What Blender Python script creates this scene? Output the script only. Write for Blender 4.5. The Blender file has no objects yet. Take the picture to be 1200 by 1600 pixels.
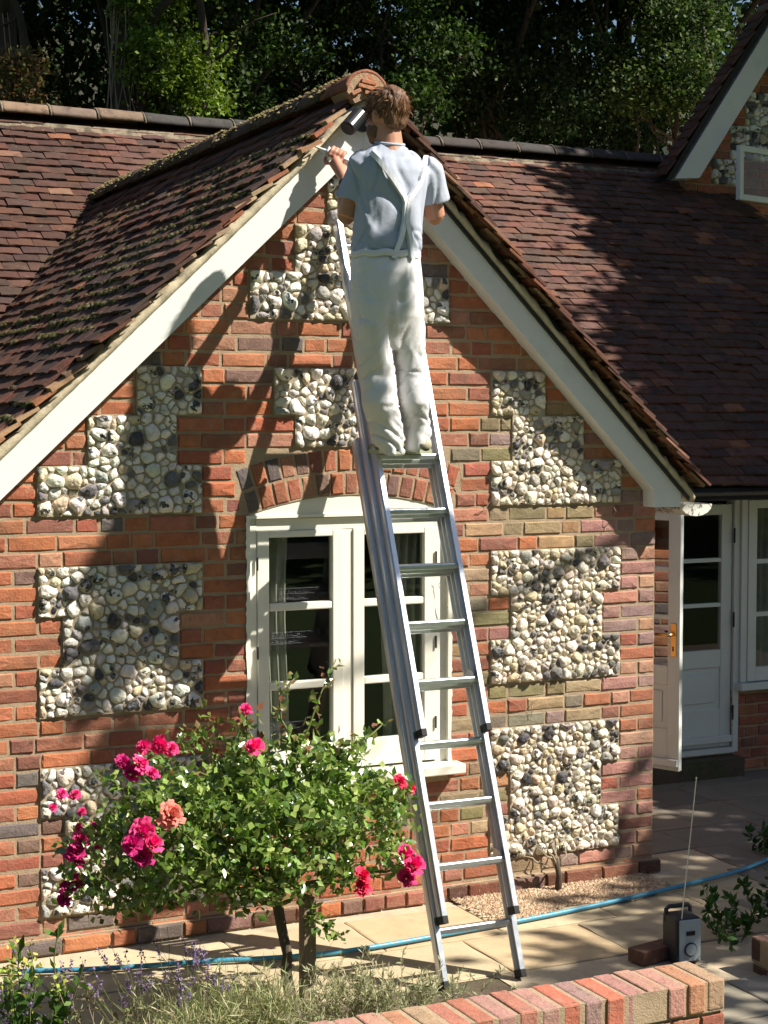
import bpy, bmesh, math, random
import numpy as np
from mathutils import Vector, Matrix

# ------------------------------------------------------------------ camera, sky, sun, exposure
scene = bpy.context.scene
col = scene.collection
FPX = 2650.0
YAW, PITCH = math.radians(25.43), math.radians(3.114)
CAM = np.array([-3.528, -7.420, 2.398])
FW = np.array([math.sin(YAW) * math.cos(PITCH), math.cos(YAW) * math.cos(PITCH), -math.sin(PITCH)])
RT = np.array([math.cos(YAW), -math.sin(YAW), 0.0])
UP = np.cross(RT, FW)
cd = bpy.data.cameras.new('camera')
cam = bpy.data.objects.new('camera', cd)
col.objects.link(cam)
m = Matrix.Identity(4)
for i in range(3):
    m[i][0], m[i][1], m[i][2], m[i][3] = RT[i], UP[i], -FW[i], CAM[i]
cam.matrix_world = m
cd.sensor_fit = 'VERTICAL'
cd.sensor_height = 36.0
cd.lens = FPX / 1600 * 36.0
cd.clip_start, cd.clip_end = 0.1, 2000
scene.camera = cam

SUN = np.array([1.2, -0.9, 1.58])
SUN = SUN / np.linalg.norm(SUN)
world = bpy.data.worlds.new('World')
scene.world = world
world.use_nodes = True
wn = world.node_tree
sky = wn.nodes.new('ShaderNodeTexSky')
sky.sky_type = 'NISHITA'
sky.sun_disc = False
sky.sun_elevation = math.asin(SUN[2])
sky.sun_rotation = math.atan2(SUN[0], SUN[1])
sky.air_density, sky.dust_density, sky.ozone_density = 1.0, 0.6, 1.0
wn.links.new(sky.outputs[0], wn.nodes['Background'].inputs[0])
wn.nodes['Background'].inputs[1].default_value = 0.05
ld = bpy.data.lights.new('sun', 'SUN')
ld.energy = 5.0
ld.angle = math.radians(0.5)
ld.color = (1.0, 0.94, 0.84)
sun = bpy.data.objects.new('sun', ld)
col.objects.link(sun)
sun.rotation_euler = Vector(SUN).to_track_quat('Z', 'Y').to_euler()
scene.view_settings.view_transform = 'Standard'
scene.view_settings.look = 'None'
scene.view_settings.gamma = 1.0
scene.view_settings.use_curve_mapping = False
scene.view_settings.exposure = 1.05
scene.cycles.use_denoising = True
scene.cycles.max_bounces = 8
scene.cycles.diffuse_bounces = 2
scene.cycles.transparent_max_bounces = 12
scene.cycles.sample_clamp_indirect = 6

rng = np.random.default_rng(7)
random.seed(7)


# ------------------------------------------------------------------ helpers
def at(u, v, y):
    """photo pixel -> point on the vertical plane at depth y"""
    d = FW + RT * (u - 600) / FPX + UP * (800 - v) / FPX
    return CAM + d * ((y - CAM[1]) / d[1])


def gd(u, v, z=0.0):
    d = FW + RT * (u - 600) / FPX + UP * (800 - v) / FPX
    return CAM + d * ((z - CAM[2]) / d[2])


def pix(P):
    q = np.asarray(P, float) - CAM
    z = q @ FW
    return 600 + FPX * (q @ RT) / z, 800 - FPX * (q @ UP) / z, z


def link(o, parent=None):
    col.objects.link(o)
    if parent is not None:
        o.parent = parent
    return o


def empty(name, loc=(0, 0, 0), parent=None):
    o = bpy.data.objects.new(name, None)
    o.location = loc
    o.empty_display_size = 0.1
    return link(o, parent)


def tag(o, label=None, cat=None, group=None, kind=None):
    if label:
        o['label'] = label
    if cat:
        o['category'] = cat
    if group:
        o['group'] = group
    if kind:
        o['kind'] = kind
    return o


def mk_mesh(name, V, F, mat=None, smooth=False, colr=None):
    me = bpy.data.meshes.new(name)
    if isinstance(F, np.ndarray):
        V = np.asarray(V, np.float32)
        n, k = F.shape
        me.vertices.add(len(V))
        me.vertices.foreach_set('co', V.ravel())
        me.loops.add(n * k)
        me.loops.foreach_set('vertex_index', F.astype(np.int32).ravel())
        me.polygons.add(n)
        me.polygons.foreach_set('loop_start', np.arange(0, n * k, k, dtype=np.int32))
        me.polygons.foreach_set('loop_total', np.full(n, k, dtype=np.int32))
        me.update(calc_edges=True)
    else:
        me.from_pydata([tuple(map(float, v)) for v in V], [], F)
        me.update()
    if smooth:
        me.polygons.foreach_set('use_smooth', np.ones(len(me.polygons), dtype=bool))
    if mat is not None:
        me.materials.append(mat)
    if colr is not None:
        a = me.color_attributes.new('Col', 'FLOAT_COLOR', 'POINT')
        c = np.ones((len(me.vertices), 4), np.float32)
        c[:, :3] = colr
        a.data.foreach_set('color', c.ravel())
    return me


def obj(name, me, parent=None, loc=None, mw=None, color=None):
    """children are placed in world coordinates (things' empties are never rotated)"""
    o = bpy.data.objects.new(name, me)
    link(o, parent)
    base = np.zeros(3)
    p = parent
    while p is not None:
        base += np.array(p.location)
        p = p.parent
    if mw is not None:
        mw = Matrix(mw)
        mw.translation = Vector(np.array(mw.translation) - base)
        o.matrix_basis = mw
    else:
        L = np.zeros(3) if loc is None else np.asarray(loc, float)
        o.location = L - base
    if color is not None:
        o.color = (*color, 1.0)
    return o


class MB:
    """collects shapes of ONE part, in world coordinates"""
    def __init__(s):
        s.V, s.F, s.n = [], [], 0

    def add(s, V, F):
        V = np.asarray(V, float)
        s.V.append(V)
        s.F += [tuple(i + s.n for i in f) for f in F]
        s.n += len(V)
        return s

    def box(s, lo, hi, M=None):
        lo, hi = np.minimum(lo, hi), np.maximum(lo, hi)
        V = np.array([[x, y, z] for x in (lo[0], hi[0]) for y in (lo[1], hi[1]) for z in (lo[2], hi[2])], float)
        if M is not None:
            V = V @ np.array(M.to_3x3()).T + np.array(M.translation)
        return s.add(V, [(0, 1, 3, 2), (4, 6, 7, 5), (0, 4, 5, 1), (2, 3, 7, 6), (0, 2, 6, 4), (1, 5, 7, 3)])

    def prism(s, poly, axis, a, b):
        """2-D polygon extruded along axis ('y': poly is x,z; 'x': y,z; 'z': x,y)"""
        n = len(poly)
        def P(p, t):
            return {'y': (p[0], t, p[1]), 'x': (t, p[0], p[1]), 'z': (p[0], p[1], t)}[axis]
        V = [P(p, a) for p in poly] + [P(p, b) for p in poly]
        F = [tuple(range(n)), tuple(range(2 * n - 1, n - 1, -1))]
        F += [(i, i + n, (i + 1) % n + n, (i + 1) % n) for i in range(n)]
        return s.add(V, F)

    def tube(s, pts, rad, n=8, cap=True, e=None):
        V, F = tube(pts, rad, n, cap, e)
        return s.add(V, F)

    def ell(s, c, r, n=14, k=9, M=None):
        V, F = [], []
        for j in range(1, k):
            a = math.pi * j / k
            for i in range(n):
                b = 2 * math.pi * i / n
                V.append((math.sin(a) * math.cos(b), math.sin(a) * math.sin(b), math.cos(a)))
        V += [(0, 0, 1), (0, 0, -1)]
        for j in range(k - 2):
            for i in range(n):
                F.append((j * n + i, (j + 1) * n + i, (j + 1) * n + (i + 1) % n, j * n + (i + 1) % n))
        t = len(V) - 2
        for i in range(n):
            F.append((t, i, (i + 1) % n))
            F.append((t + 1, (k - 2) * n + (i + 1) % n, (k - 2) * n + i))
        V = np.array(V) * np.asarray(r, float)
        if M is not None:
            V = V @ np.asarray(M).T
        return s.add(V + np.asarray(c, float), F)

    def mesh(s, name, mat, smooth=False, center=True):
        V = np.concatenate(s.V)
        return V, s.F

    def build(s, name, mat, parent=None, smooth=False, bevel=0, color=None, remesh=None, smooths=0, fn=None):
        V = np.concatenate(s.V)
        lo, hi = V.min(0), V.max(0)
        c = np.array([(lo[0] + hi[0]) / 2, (lo[1] + hi[1]) / 2, lo[2]])
        me = mk_mesh(name, V - c, s.F, mat, smooth)
        bm = bmesh.new()
        bm.from_mesh(me)
        bmesh.ops.recalc_face_normals(bm, faces=bm.faces)
        bm.to_mesh(me)
        bm.free()
        if smooth:
            me.polygons.foreach_set('use_smooth', np.ones(len(me.polygons), dtype=bool))
        if bevel or remesh:
            t = bpy.data.objects.new('t', me)
            col.objects.link(t)
            if bevel:
                b = t.modifiers.new('b', 'BEVEL')
                b.width, b.segments, b.limit_method, b.angle_limit = bevel, 2, 'ANGLE', 0.6
            if remesh:
                r = t.modifiers.new('r', 'REMESH')
                r.mode, r.voxel_size, r.use_smooth_shade = 'VOXEL', remesh, True
                if smooths:
                    q = t.modifiers.new('s', 'SMOOTH')
                    q.factor, q.iterations = 0.5, smooths
            dg = bpy.context.evaluated_depsgraph_get()
            me2 = bpy.data.meshes.new_from_object(t.evaluated_get(dg))
            bpy.data.objects.remove(t)
            bpy.data.meshes.remove(me)
            me = me2
            me.name = name
            if not me.materials:
                me.materials.append(mat)
            if remesh:
                me.polygons.foreach_set('use_smooth', np.ones(len(me.polygons), dtype=bool))
        if fn is not None:
            n = len(me.vertices)
            co = np.empty(n * 3, np.float32)
            no = np.empty(n * 3, np.float32)
            me.vertices.foreach_get('co', co)
            me.vertex_normals.foreach_get('vector', no)
            W = fn(co.reshape(-1, 3) + c, no.reshape(-1, 3)) - c
            me.vertices.foreach_set('co', W.astype(np.float32).ravel())
            me.update()
        return obj(name, me, parent, loc=c, color=color)


def tube(pts, rad, n=8, cap=True, e=None):
    pts = np.asarray(pts, float)
    k = len(pts)
    rad = np.broadcast_to(np.asarray(rad, float), (k,)) if np.ndim(rad) < 2 else np.asarray(rad, float)
    T = np.gradient(pts, axis=0) if k > 2 else np.repeat([pts[1] - pts[0]], 2, 0)
    T /= np.linalg.norm(T, axis=1)[:, None] + 1e-12
    ref = np.array([0, 0, 1.0]) if abs(T[0][2]) < 0.9 else np.array([1.0, 0, 0])
    if e is not None:
        ref = np.asarray(e, float)
    V, F = [], []
    A = np.linspace(0, 2 * math.pi, n, endpoint=False)
    for i in range(k):
        a = ref - T[i] * (ref @ T[i])
        a /= np.linalg.norm(a) + 1e-12
        ref = a
        b = np.cross(T[i], a)
        r = rad[i] if rad.ndim > 1 else (rad[i], rad[i])
        V.append(pts[i] + np.outer(np.cos(A) * r[0], a) + np.outer(np.sin(A) * r[1], b))
    V = np.concatenate(V)
    for i in range(k - 1):
        for j in range(n):
            F.append((i * n + j, i * n + (j + 1) % n, (i + 1) * n + (j + 1) % n, (i + 1) * n + j))
    if cap:
        F.append(tuple(range(n - 1, -1, -1)))
        F.append(tuple(range((k - 1) * n, k * n)))
    return V, F


def hashn(I, seed):
    h = (I[..., 0] * 374761393 + I[..., 1] * 668265263 + I[..., 2] * 2147483647 + seed * 1274126177) & 0x7fffffff
    h = ((h ^ (h >> 13)) * 1274126177) & 0x7fffffff
    return ((h ^ (h >> 16)) & 0xffff) / 65535.0


def vnoise(P, seed=0):
    P = np.asarray(P, float)
    I = np.floor(P).astype(np.int64)
    f = P - I
    f = f * f * (3 - 2 * f)
    r = 0
    for dx in (0, 1):
        for dy in (0, 1):
            for dz in (0, 1):
                w = (f[..., 0] if dx else 1 - f[..., 0]) * (f[..., 1] if dy else 1 - f[..., 1]) * (f[..., 2] if dz else 1 - f[..., 2])
                r = r + w * hashn(I + np.array([dx, dy, dz]), seed)
    return r * 2 - 1


# ------------------------------------------------------------------ foliage tools
def unit(A):
    return A / (np.linalg.norm(A, axis=-1, keepdims=True) + 1e-9)


def leaf_cloud(P, size, cols, up=.5, fold=True, aspect=.55, droop=0.0, dirs=None):
    """P (n,3) leaf bases -> V, F(quads), C"""
    n = len(P)
    d = unit(rng.normal(size=(n, 3)) + np.array([0, 0, -droop])) if dirs is None else unit(dirs + rng.normal(size=(n, 3)) * .35)
    nr = unit(rng.normal(size=(n, 3)) * (1 - up) + np.array([.25, -.2, 1.0]) * up)
    s = unit(np.cross(d, nr))
    nr = np.cross(s, d)
    L_ = (size * rng.uniform(.65, 1.25, n))[:, None]
    w = L_ * aspect * .5
    if fold:
        V = np.stack([P, P + d * L_ * .45 + s * w + nr * L_ * .06, P + d * L_ - nr * L_ * .08, P + d * L_ * .45 - s * w + nr * L_ * .06, P + d * L_ * .5 - nr * L_ * .04], 1)
        F = np.array([[0, 4, 2, 1], [0, 3, 2, 4]])
        k = 5
    else:
        V = np.stack([P, P + d * L_ * .5 + s * w, P + d * L_, P + d * L_ * .5 - s * w], 1)
        F = np.array([[0, 3, 2, 1]])
        k = 4
    FF = (np.arange(n)[:, None, None] * k + F[None]).reshape(-1, 4)
    C = np.repeat(cols, k, 0)
    return V.reshape(-1, 3), FF, C


def pick(pal, n, j=.25):
    pal = np.array(pal)
    c = pal[rng.integers(0, len(pal), n)]
    return c * rng.uniform(1 - j, 1 + j, (n, 1))


# ------------------------------------------------------------------ materials
def nm(name):
    mt = bpy.data.materials.new(name)
    mt.use_nodes = True
    nt = mt.node_tree
    return mt, nt, nt.nodes, nt.links, nt.nodes['Principled BSDF']


def noise_node(N, L, pos, scale, detail=4, rough=0.6, stretch=None):
    t = N.new('ShaderNodeTexNoise')
    t.inputs['Scale'].default_value = scale
    t.inputs['Detail'].default_value = detail
    t.inputs['Roughness'].default_value = rough
    src = pos.outputs['Position']
    if stretch:
        mp = N.new('ShaderNodeMapping')
        mp.inputs['Scale'].default_value = stretch
        L.new(src, mp.inputs['Vector'])
        src = mp.outputs['Vector']
    L.new(src, t.inputs['Vector'])
    return t.outputs['Fac']


def mathn(N, L, op, a, b=None, clamp=False):
    t = N.new('ShaderNodeMath')
    t.operation = op
    t.use_clamp = clamp
    for i, x in enumerate((a, b)):
        if x is None:
            continue
        if isinstance(x, (int, float)):
            t.inputs[i].default_value = x
        else:
            L.new(x, t.inputs[i])
    return t.outputs[0]


def mixc(N, L, fac, a, b, mode='MIX'):
    t = N.new('ShaderNodeMix')
    t.data_type = 'RGBA'
    t.blend_type = mode
    if isinstance(fac, (int, float)):
        t.inputs['Factor'].default_value = fac
    else:
        L.new(fac, t.inputs['Factor'])
    for k, x in (('A', a), ('B', b)):
        i = [s for s in t.inputs if s.name == k and s.type == 'RGBA'][0]
        if isinstance(x, tuple):
            i.default_value = (*x, 1.0)
        else:
            L.new(x, i)
    return [s for s in t.outputs if s.type == 'RGBA'][0]


def ramp(N, L, fac, lo, hi):
    t = N.new('ShaderNodeMapRange')
    t.inputs['From Min'].default_value = lo
    t.inputs['From Max'].default_value = hi
    L.new(fac, t.inputs['Value'])
    return t.outputs[0]


def pbr(name, base=(0.5, 0.5, 0.5), rough=0.7, metal=0.0, var=0.2, scale=18.0, bump=0.25, bscale=90.0, bdist=0.004,
        src=None, spots=None, stretch=None, spec=0.4, rvar=0.0):
    """src: None | 'object' (object colour) | 'attr' (vertex colour). spots: list of (colour, noise scale, lo, hi, strength)"""
    mt, nt, N, L, B = nm(name)
    pos = N.new('ShaderNodeNewGeometry')
    if src == 'object':
        o = N.new('ShaderNodeObjectInfo')
        c = o.outputs['Color']
    elif src == 'attr':
        o = N.new('ShaderNodeAttribute')
        o.attribute_name = 'Col'
        c = o.outputs['Color']
    else:
        o = N.new('ShaderNodeRGB')
        o.outputs[0].default_value = (*base, 1)
        c = o.outputs[0]
    if var:
        f = noise_node(N, L, pos, scale, 5, 0.65, stretch)
        k = mathn(N, L, 'MULTIPLY_ADD', f, 2 * var)
        N[-1].inputs[2].default_value = 1 - var
        hs = N.new('ShaderNodeHueSaturation')
        L.new(c, hs.inputs['Color'])
        L.new(k, hs.inputs['Value'])
        c = hs.outputs['Color']
    for sc_, ss, lo, hi, st in spots or []:
        f = ramp(N, L, noise_node(N, L, pos, ss, 5, 0.7), lo, hi)
        c = mixc(N, L, mathn(N, L, 'MULTIPLY', f, st), c, sc_)
    L.new(c, B.inputs['Base Color'])
    B.inputs['Roughness'].default_value = rough
    if rvar:
        f = noise_node(N, L, pos, scale * 2, 3)
        k = mathn(N, L, 'MULTIPLY_ADD', f, rvar)
        N[-1].inputs[2].default_value = rough - rvar / 2
        L.new(k, B.inputs['Roughness'])
    B.inputs['Metallic'].default_value = metal
    B.inputs['Specular IOR Level'].default_value = spec
    if bump:
        bn = N.new('ShaderNodeBump')
        bn.inputs['Strength'].default_value = bump
        bn.inputs['Distance'].default_value = bdist
        L.new(noise_node(N, L, pos, bscale, 6, 0.7, stretch), bn.inputs['Height'])
        L.new(bn.outputs[0], B.inputs['Normal'])
    return mt


def leafmat(name, src='attr', base=(0.06, 0.12, 0.02), trans=0.3, rough=0.4, spec=0.4):
    mt, nt, N, L, B = nm(name)
    if src == 'attr':
        o = N.new('ShaderNodeAttribute')
        o.attribute_name = 'Col'
        c = o.outputs['Color']
    elif src == 'object':
        o = N.new('ShaderNodeObjectInfo')
        c = o.outputs['Color']
    else:
        o = N.new('ShaderNodeRGB')
        o.outputs[0].default_value = (*base, 1)
        c = o.outputs[0]
    pos = N.new('ShaderNodeNewGeometry')
    f = noise_node(N, L, pos, 45, 3)
    hs = N.new('ShaderNodeHueSaturation')
    L.new(c, hs.inputs['Color'])
    k = mathn(N, L, 'MULTIPLY_ADD', f, 0.7)
    N[-1].inputs[2].default_value = 0.65
    L.new(k, hs.inputs['Value'])
    c = hs.outputs['Color']
    L.new(c, B.inputs['Base Color'])
    B.inputs['Roughness'].default_value = rough
    B.inputs['Specular IOR Level'].default_value = spec
    tr = N.new('ShaderNodeBsdfTranslucent')
    hs2 = N.new('ShaderNodeHueSaturation')
    hs2.inputs['Value'].default_value = 1.4
    hs2.inputs['Saturation'].default_value = 1.15
    L.new(c, hs2.inputs['Color'])
    L.new(hs2.outputs['Color'], tr.inputs['Color'])
    mx = N.new('ShaderNodeMixShader')
    mx.inputs[0].default_value = trans
    L.new(B.outputs[0], mx.inputs[1])
    L.new(tr.outputs[0], mx.inputs[2])
    L.new(mx.outputs[0], N['Material Output'].inputs['Surface'])
    return mt


def glassmat(name, tint=(0.8, 0.85, 0.82), boost=1.0):
    mt, nt, N, L, B = nm(name)
    N.remove(B)
    tr = N.new('ShaderNodeBsdfTransparent')
    tr.inputs[0].default_value = (*tint, 1)
    gl = N.new('ShaderNodeBsdfGlossy')
    gl.inputs['Roughness'].default_value = 0.01
    fr = N.new('ShaderNodeFresnel')
    fr.inputs['IOR'].default_value = 1.5
    ge = N.new('ShaderNodeNewGeometry')
    front = mathn(N, L, 'SUBTRACT', 1.0, ge.outputs['Backfacing'])
    f = mathn(N, L, 'MULTIPLY', mathn(N, L, 'MULTIPLY', fr.outputs[0], boost, True), front)
    mx = N.new('ShaderNodeMixShader')
    L.new(f, mx.inputs[0])
    L.new(tr.outputs[0], mx.inputs[1])
    L.new(gl.outputs[0], mx.inputs[2])
    L.new(mx.outputs[0], N['Material Output'].inputs['Surface'])
    return mt


BRICK_SPOTS = [((0.42, 0.32, 0.22), 15, 0.56, 0.76, 0.6), ((0.07, 0.05, 0.04), 24, 0.58, 0.72, 0.55), ((0.42, 0.31, 0.20), 48, 0.60, 0.70, 0.6), ((0.10, 0.07, 0.05), 2.2, 0.46, 0.70, 0.55), ((0.13, 0.10, 0.05), 5.0, 0.58, 0.75, 0.4)]
M = {}
for s in ('object', 'attr'):
    M['brick_' + s] = pbr('brick_' + s, rough=0.9, var=0.42, scale=22, bump=0.85, bscale=85, bdist=0.006, src=s, spots=BRICK_SPOTS, spec=0.2)
    M['tile_' + s] = pbr('tile_' + s, rough=0.9, var=0.4, scale=16, bump=0.6, bscale=70, bdist=0.005, src=s, spec=0.2,
                         spots=[((0.24, 0.19, 0.10), 19, 0.62, 0.72, 0.55), ((0.02, 0.017, 0.014), 9, 0.52, 0.68, 0.6),
                                ((0.40, 0.38, 0.33), 33, 0.70, 0.76, 0.6)])


def flintmat(name, src):
    mt, nt, N, L, B = nm(name)
    pos = N.new('ShaderNodeNewGeometry')
    if src == 'object':
        c = N.new('ShaderNodeObjectInfo').outputs['Color']
    else:
        a = N.new('ShaderNodeAttribute')
        a.attribute_name = 'Col'
        c = a.outputs['Color']
    n1 = noise_node(N, L, pos, 14, 3, 0.6)
    dark = ramp(N, L, n1, 0.585, 0.615)
    n2 = noise_node(N, L, pos, 60, 4, 0.7)
    hs = N.new('ShaderNodeHueSaturation')
    L.new(c, hs.inputs['Color'])
    k = mathn(N, L, 'MULTIPLY_ADD', n2, 0.5)
    N[-1].inputs[2].default_value = 0.75
    L.new(k, hs.inputs['Value'])
    dk = mixc(N, L, ramp(N, L, n2, 0.45, 0.62), (0.022, 0.024, 0.03), (0.16, 0.155, 0.15))
    c2 = mixc(N, L, dark, hs.outputs['Color'], dk)
    tan = ramp(N, L, noise_node(N, L, pos, 31, 3), 0.6, 0.72)
    c2 = mixc(N, L, mathn(N, L, 'MULTIPLY', tan, 0.5), c2, (0.42, 0.30, 0.15))
    L.new(c2, B.inputs['Base Color'])
    r = mathn(N, L, 'MULTIPLY_ADD', dark, -0.45)
    N[-1].inputs[2].default_value = 0.75
    L.new(r, B.inputs['Roughness'])
    bn = N.new('ShaderNodeBump')
    bn.inputs['Strength'].default_value = 1.0
    bn.inputs['Distance'].default_value = 0.012
    L.new(noise_node(N, L, pos, 34, 5, 0.62), bn.inputs['Height'])
    L.new(bn.outputs[0], B.inputs['Normal'])
    return mt


M['flint_object'] = flintmat('flint_object', 'object')
M['flint_attr'] = flintmat('flint_attr', 'attr')
M['mortar'] = pbr('mortar', (0.36, 0.265, 0.17), 0.95, var=0.35, scale=16, bump=0.9, bscale=120, bdist=0.005,
                  spots=[((0.24, 0.17, 0.11), 7, 0.55, 0.75, 0.6)])
M['flint_mortar'] = pbr('flint_mortar', (0.40, 0.33, 0.23), 0.95, var=0.3, scale=20, bump=0.9, bscale=90, bdist=0.006, spots=[((.16, .14, .10), 9, .5, .65, .6)])
M['verge_mortar'] = pbr('verge_mortar', (0.50, 0.43, 0.30), 0.95, var=0.25, scale=12, bump=0.7, bscale=60, bdist=0.006,
                        spots=[((0.16, 0.14, 0.08), 14, 0.58, 0.7, 0.6)])
M['end_mortar'] = pbr('end_mortar', (0.36, 0.24, 0.15), 0.95, var=0.4, scale=22, bump=0.9, bscale=50, bdist=0.01, spots=[((.40, .16, .08), 12, .5, .6, .8), ((.1, .08, .05), 16, .6, .7, .7)])
M['old_mortar'] = pbr('mossy_mortar', (0.20, 0.16, 0.11), 0.95, var=0.5, scale=14, bump=0.8, bscale=50, bdist=0.006, spots=[((.04, .035, .02), 9, .45, .6, .8)])
M['white_paint'] = pbr('white_paint', (0.72, 0.72, 0.69), 0.45, var=0.05, scale=5, bump=0.08, bscale=40,
                       spots=[((0.50, 0.49, 0.43), 5, 0.55, 0.75, 0.4), ((0.30, 0.27, 0.20), 38, 0.68, 0.74, 0.5)])
M['cream_paint'] = pbr('cream_paint', (0.80, 0.77, 0.66), 0.4, var=0.05, scale=6, bump=0.06, bscale=50)
M['grey_paint'] = pbr('grey_paint', (0.62, 0.64, 0.60), 0.45, var=0.06, scale=6, bump=0.06, bscale=50)
M['old_paint'] = pbr('old_paint', (0.72, 0.70, 0.62), 0.6, var=0.15, scale=20, bump=0.2, bscale=60,
                     spots=[((0.07, 0.06, 0.05), 28, 0.52, 0.6, 0.9)])
M['glass'] = glassmat('window_glass', (0.85, 0.88, 0.86), 1.5)
M['glass_clear'] = glassmat('clear_glass', (0.9, 0.92, 0.9), 0.55)
M['glass_mirror'] = glassmat('door_glass', (0.25, 0.27, 0.25), 9.0)
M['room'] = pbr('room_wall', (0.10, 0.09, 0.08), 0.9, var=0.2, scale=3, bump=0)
M['curtain'] = pbr('curtain_fabric', (0.40, 0.38, 0.33), 0.9, var=0.35, scale=14, bump=0.1)
M['black_metal'] = pbr('black_metal', (0.015, 0.015, 0.017), 0.35, var=0.2, bump=0.05)
M['iron'] = pbr('black_iron', (0.02, 0.02, 0.02), 0.6, var=0.2, bump=0.1)
M['brass'] = pbr('brass', (0.75, 0.42, 0.12), 0.3, metal=1.0, var=0.15, bump=0.05)
M['alu'] = pbr('aluminium', (0.62, 0.65, 0.68), 0.36, metal=1.0, var=0.12, scale=9, bump=0.06, bscale=60, rvar=0.2, stretch=(3, 3, .25))
M['alu_dark'] = pbr('aluminium_worn', (0.60, 0.61, 0.63), 0.45, metal=1.0, var=0.2, scale=12, bump=0.08, bscale=60, rvar=0.2)
M['rubber'] = pbr('black_rubber', (0.012, 0.012, 0.012), 0.7, var=0.2, bump=0.1)
M['moss'] = pbr('moss', src='attr', rough=1.0, var=0.4, scale=60, bump=0.8, bscale=180, spec=0.1)
M['stone'] = pbr('flagstone', src='object', rough=0.85, var=0.28, scale=5, bump=0.35, bscale=28, bdist=0.006, spec=0.25,
                 spots=[((0.16, 0.14, 0.10), 4, 0.55, 0.75, 0.6), ((0.5, 0.44, 0.32), 11, 0.64, 0.74, 0.5)])
M['joint'] = pbr('sandy_joint', (0.44, 0.36, 0.25), 0.95, var=0.3, scale=20, bump=0.5)
M['soil'] = pbr('soil', (0.10, 0.075, 0.05), 1.0, var=0.4, scale=14, bump=0.8, bscale=50, bdist=0.02,
                spots=[((0.05, 0.08, 0.02), 3, 0.5, 0.65, 0.6)])
M['lawn'] = pbr('lawn', (0.055, 0.10, 0.02), 1.0, var=0.4, scale=3, bump=0.8, bscale=60, bdist=0.02)
M['wood_floor'] = pbr('leaf_litter', (0.03, 0.03, 0.014), 1.0, var=0.5, scale=2, bump=0.8, bscale=10, bdist=0.05)
M['gravel'] = pbr('gravel', src='attr', rough=0.9, var=0.25, scale=60, bump=0.3)
M['hose'] = pbr('blue_hose', (0.06, 0.26, 0.38), 0.35, var=0.12, scale=8, bump=0.05, spots=[((0.25, 0.35, 0.38), 9, 0.6, 0.75, 0.4)])
M['bark'] = pbr('bark', (0.075, 0.055, 0.04), 0.95, var=0.45, scale=22, bump=1.0, bscale=22, bdist=0.03, stretch=(1, 1, 0.18))
M['rose_bark'] = pbr('rose_bark', (0.11, 0.085, 0.06), 0.9, var=0.45, scale=40, bump=0.8, bscale=60, bdist=0.008, stretch=(1, 1, 0.3))
M['cane'] = pbr('green_cane', (0.12, 0.14, 0.04), 0.7, var=0.3, scale=30, bump=0.1)
M['stake'] = pbr('weathered_wood', (0.26, 0.20, 0.13), 0.9, var=0.4, scale=30, bump=0.5, bscale=50, stretch=(1, 1, 0.08))
M['dry'] = pbr('dry_twig', (0.30, 0.24, 0.16), 0.9, var=0.3, scale=30, bump=0.2)
M['leaf'] = leafmat('leaf', trans=0.32, rough=0.6, spec=0.2)
M['leaf_dark'] = leafmat('leaf_dark', trans=0.15, rough=0.65, spec=0.15)
M['leaf_obj'] = leafmat('leaf_object', src='object', trans=0.25, rough=0.3, spec=0.5)
M['rose_leaf'] = leafmat('rose_leaf', trans=0.28, rough=0.24, spec=0.9)
M['petal'] = leafmat('petal', src='object', trans=0.25, rough=0.6, spec=0.2)
M['flower'] = leafmat('flower', trans=0.25, rough=0.7, spec=0.1)


def skinmat():
    mt = pbr('skin', (0.47, 0.22, 0.14), 0.5, var=0.18, scale=20, bump=0.15, bscale=180, bdist=0.002,
             spots=[((0.5, 0.14, 0.09), 6, 0.5, 0.7, 0.5)])
    return mt


M['skin'] = skinmat()
M['hair'] = pbr('hair', (0.13, 0.065, 0.032), 0.5, var=0.6, scale=110, bump=0.9, bscale=170, bdist=0.004, stretch=(1, 1, 0.2), spec=0.35)
M['shirt'] = pbr('grey_white_cotton', (0.38, 0.41, 0.48), 0.95, var=0.06, scale=10, bump=0.25, bscale=24, bdist=0.012, spec=0.1)
M['trousers'] = pbr('white_drill_cotton', (0.68, 0.67, 0.67), 0.95, var=0.06, scale=10, bump=0.25, bscale=24, bdist=0.012, spec=0.1,
                    spots=[((0.34, 0.31, 0.25), 6, 0.55, 0.75, 0.6), ((.2, .2, .2), 42, .68, .72, .5)])
M['strap'] = pbr('white_webbing', (0.74, 0.75, 0.78), 0.9, var=0.1, bump=0.2)
M['shoe'] = pbr('shoe', (0.34, 0.31, 0.22), 0.8, var=0.3, bump=0.2)
M['sole'] = pbr('shoe_sole', (0.40, 0.41, 0.28), 0.8, var=0.2, bump=0.2)
M['plastic_white'] = pbr('white_plastic', (0.82, 0.82, 0.80), 0.4, var=0.05, bump=0)
M['plastic_clear'] = pbr('grey_plastic', (0.50, 0.53, 0.58), 0.3, var=0.1, bump=0)
M['radio_body'] = pbr('radio_black', (0.03, 0.03, 0.033), 0.6, var=0.2, bump=0.1)
M['radio_panel'] = pbr('radio_panel', (0.36, 0.42, 0.45), 0.5, var=0.08, bump=0.03)

# ------------------------------------------------------------------ ground, patio
XC = -0.17                      # centre line of the gable
CORNER = 1.577                  # right corner of the gable wall
LEFT = 2 * XC - CORNER
MAINY = 1.87                    # front wall of the main range
AP = (-0.154, 3.857)            # bargeboard apex (top edge)
SL, SR = 0.944, 0.997           # slopes of the left and right roof edges


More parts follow.
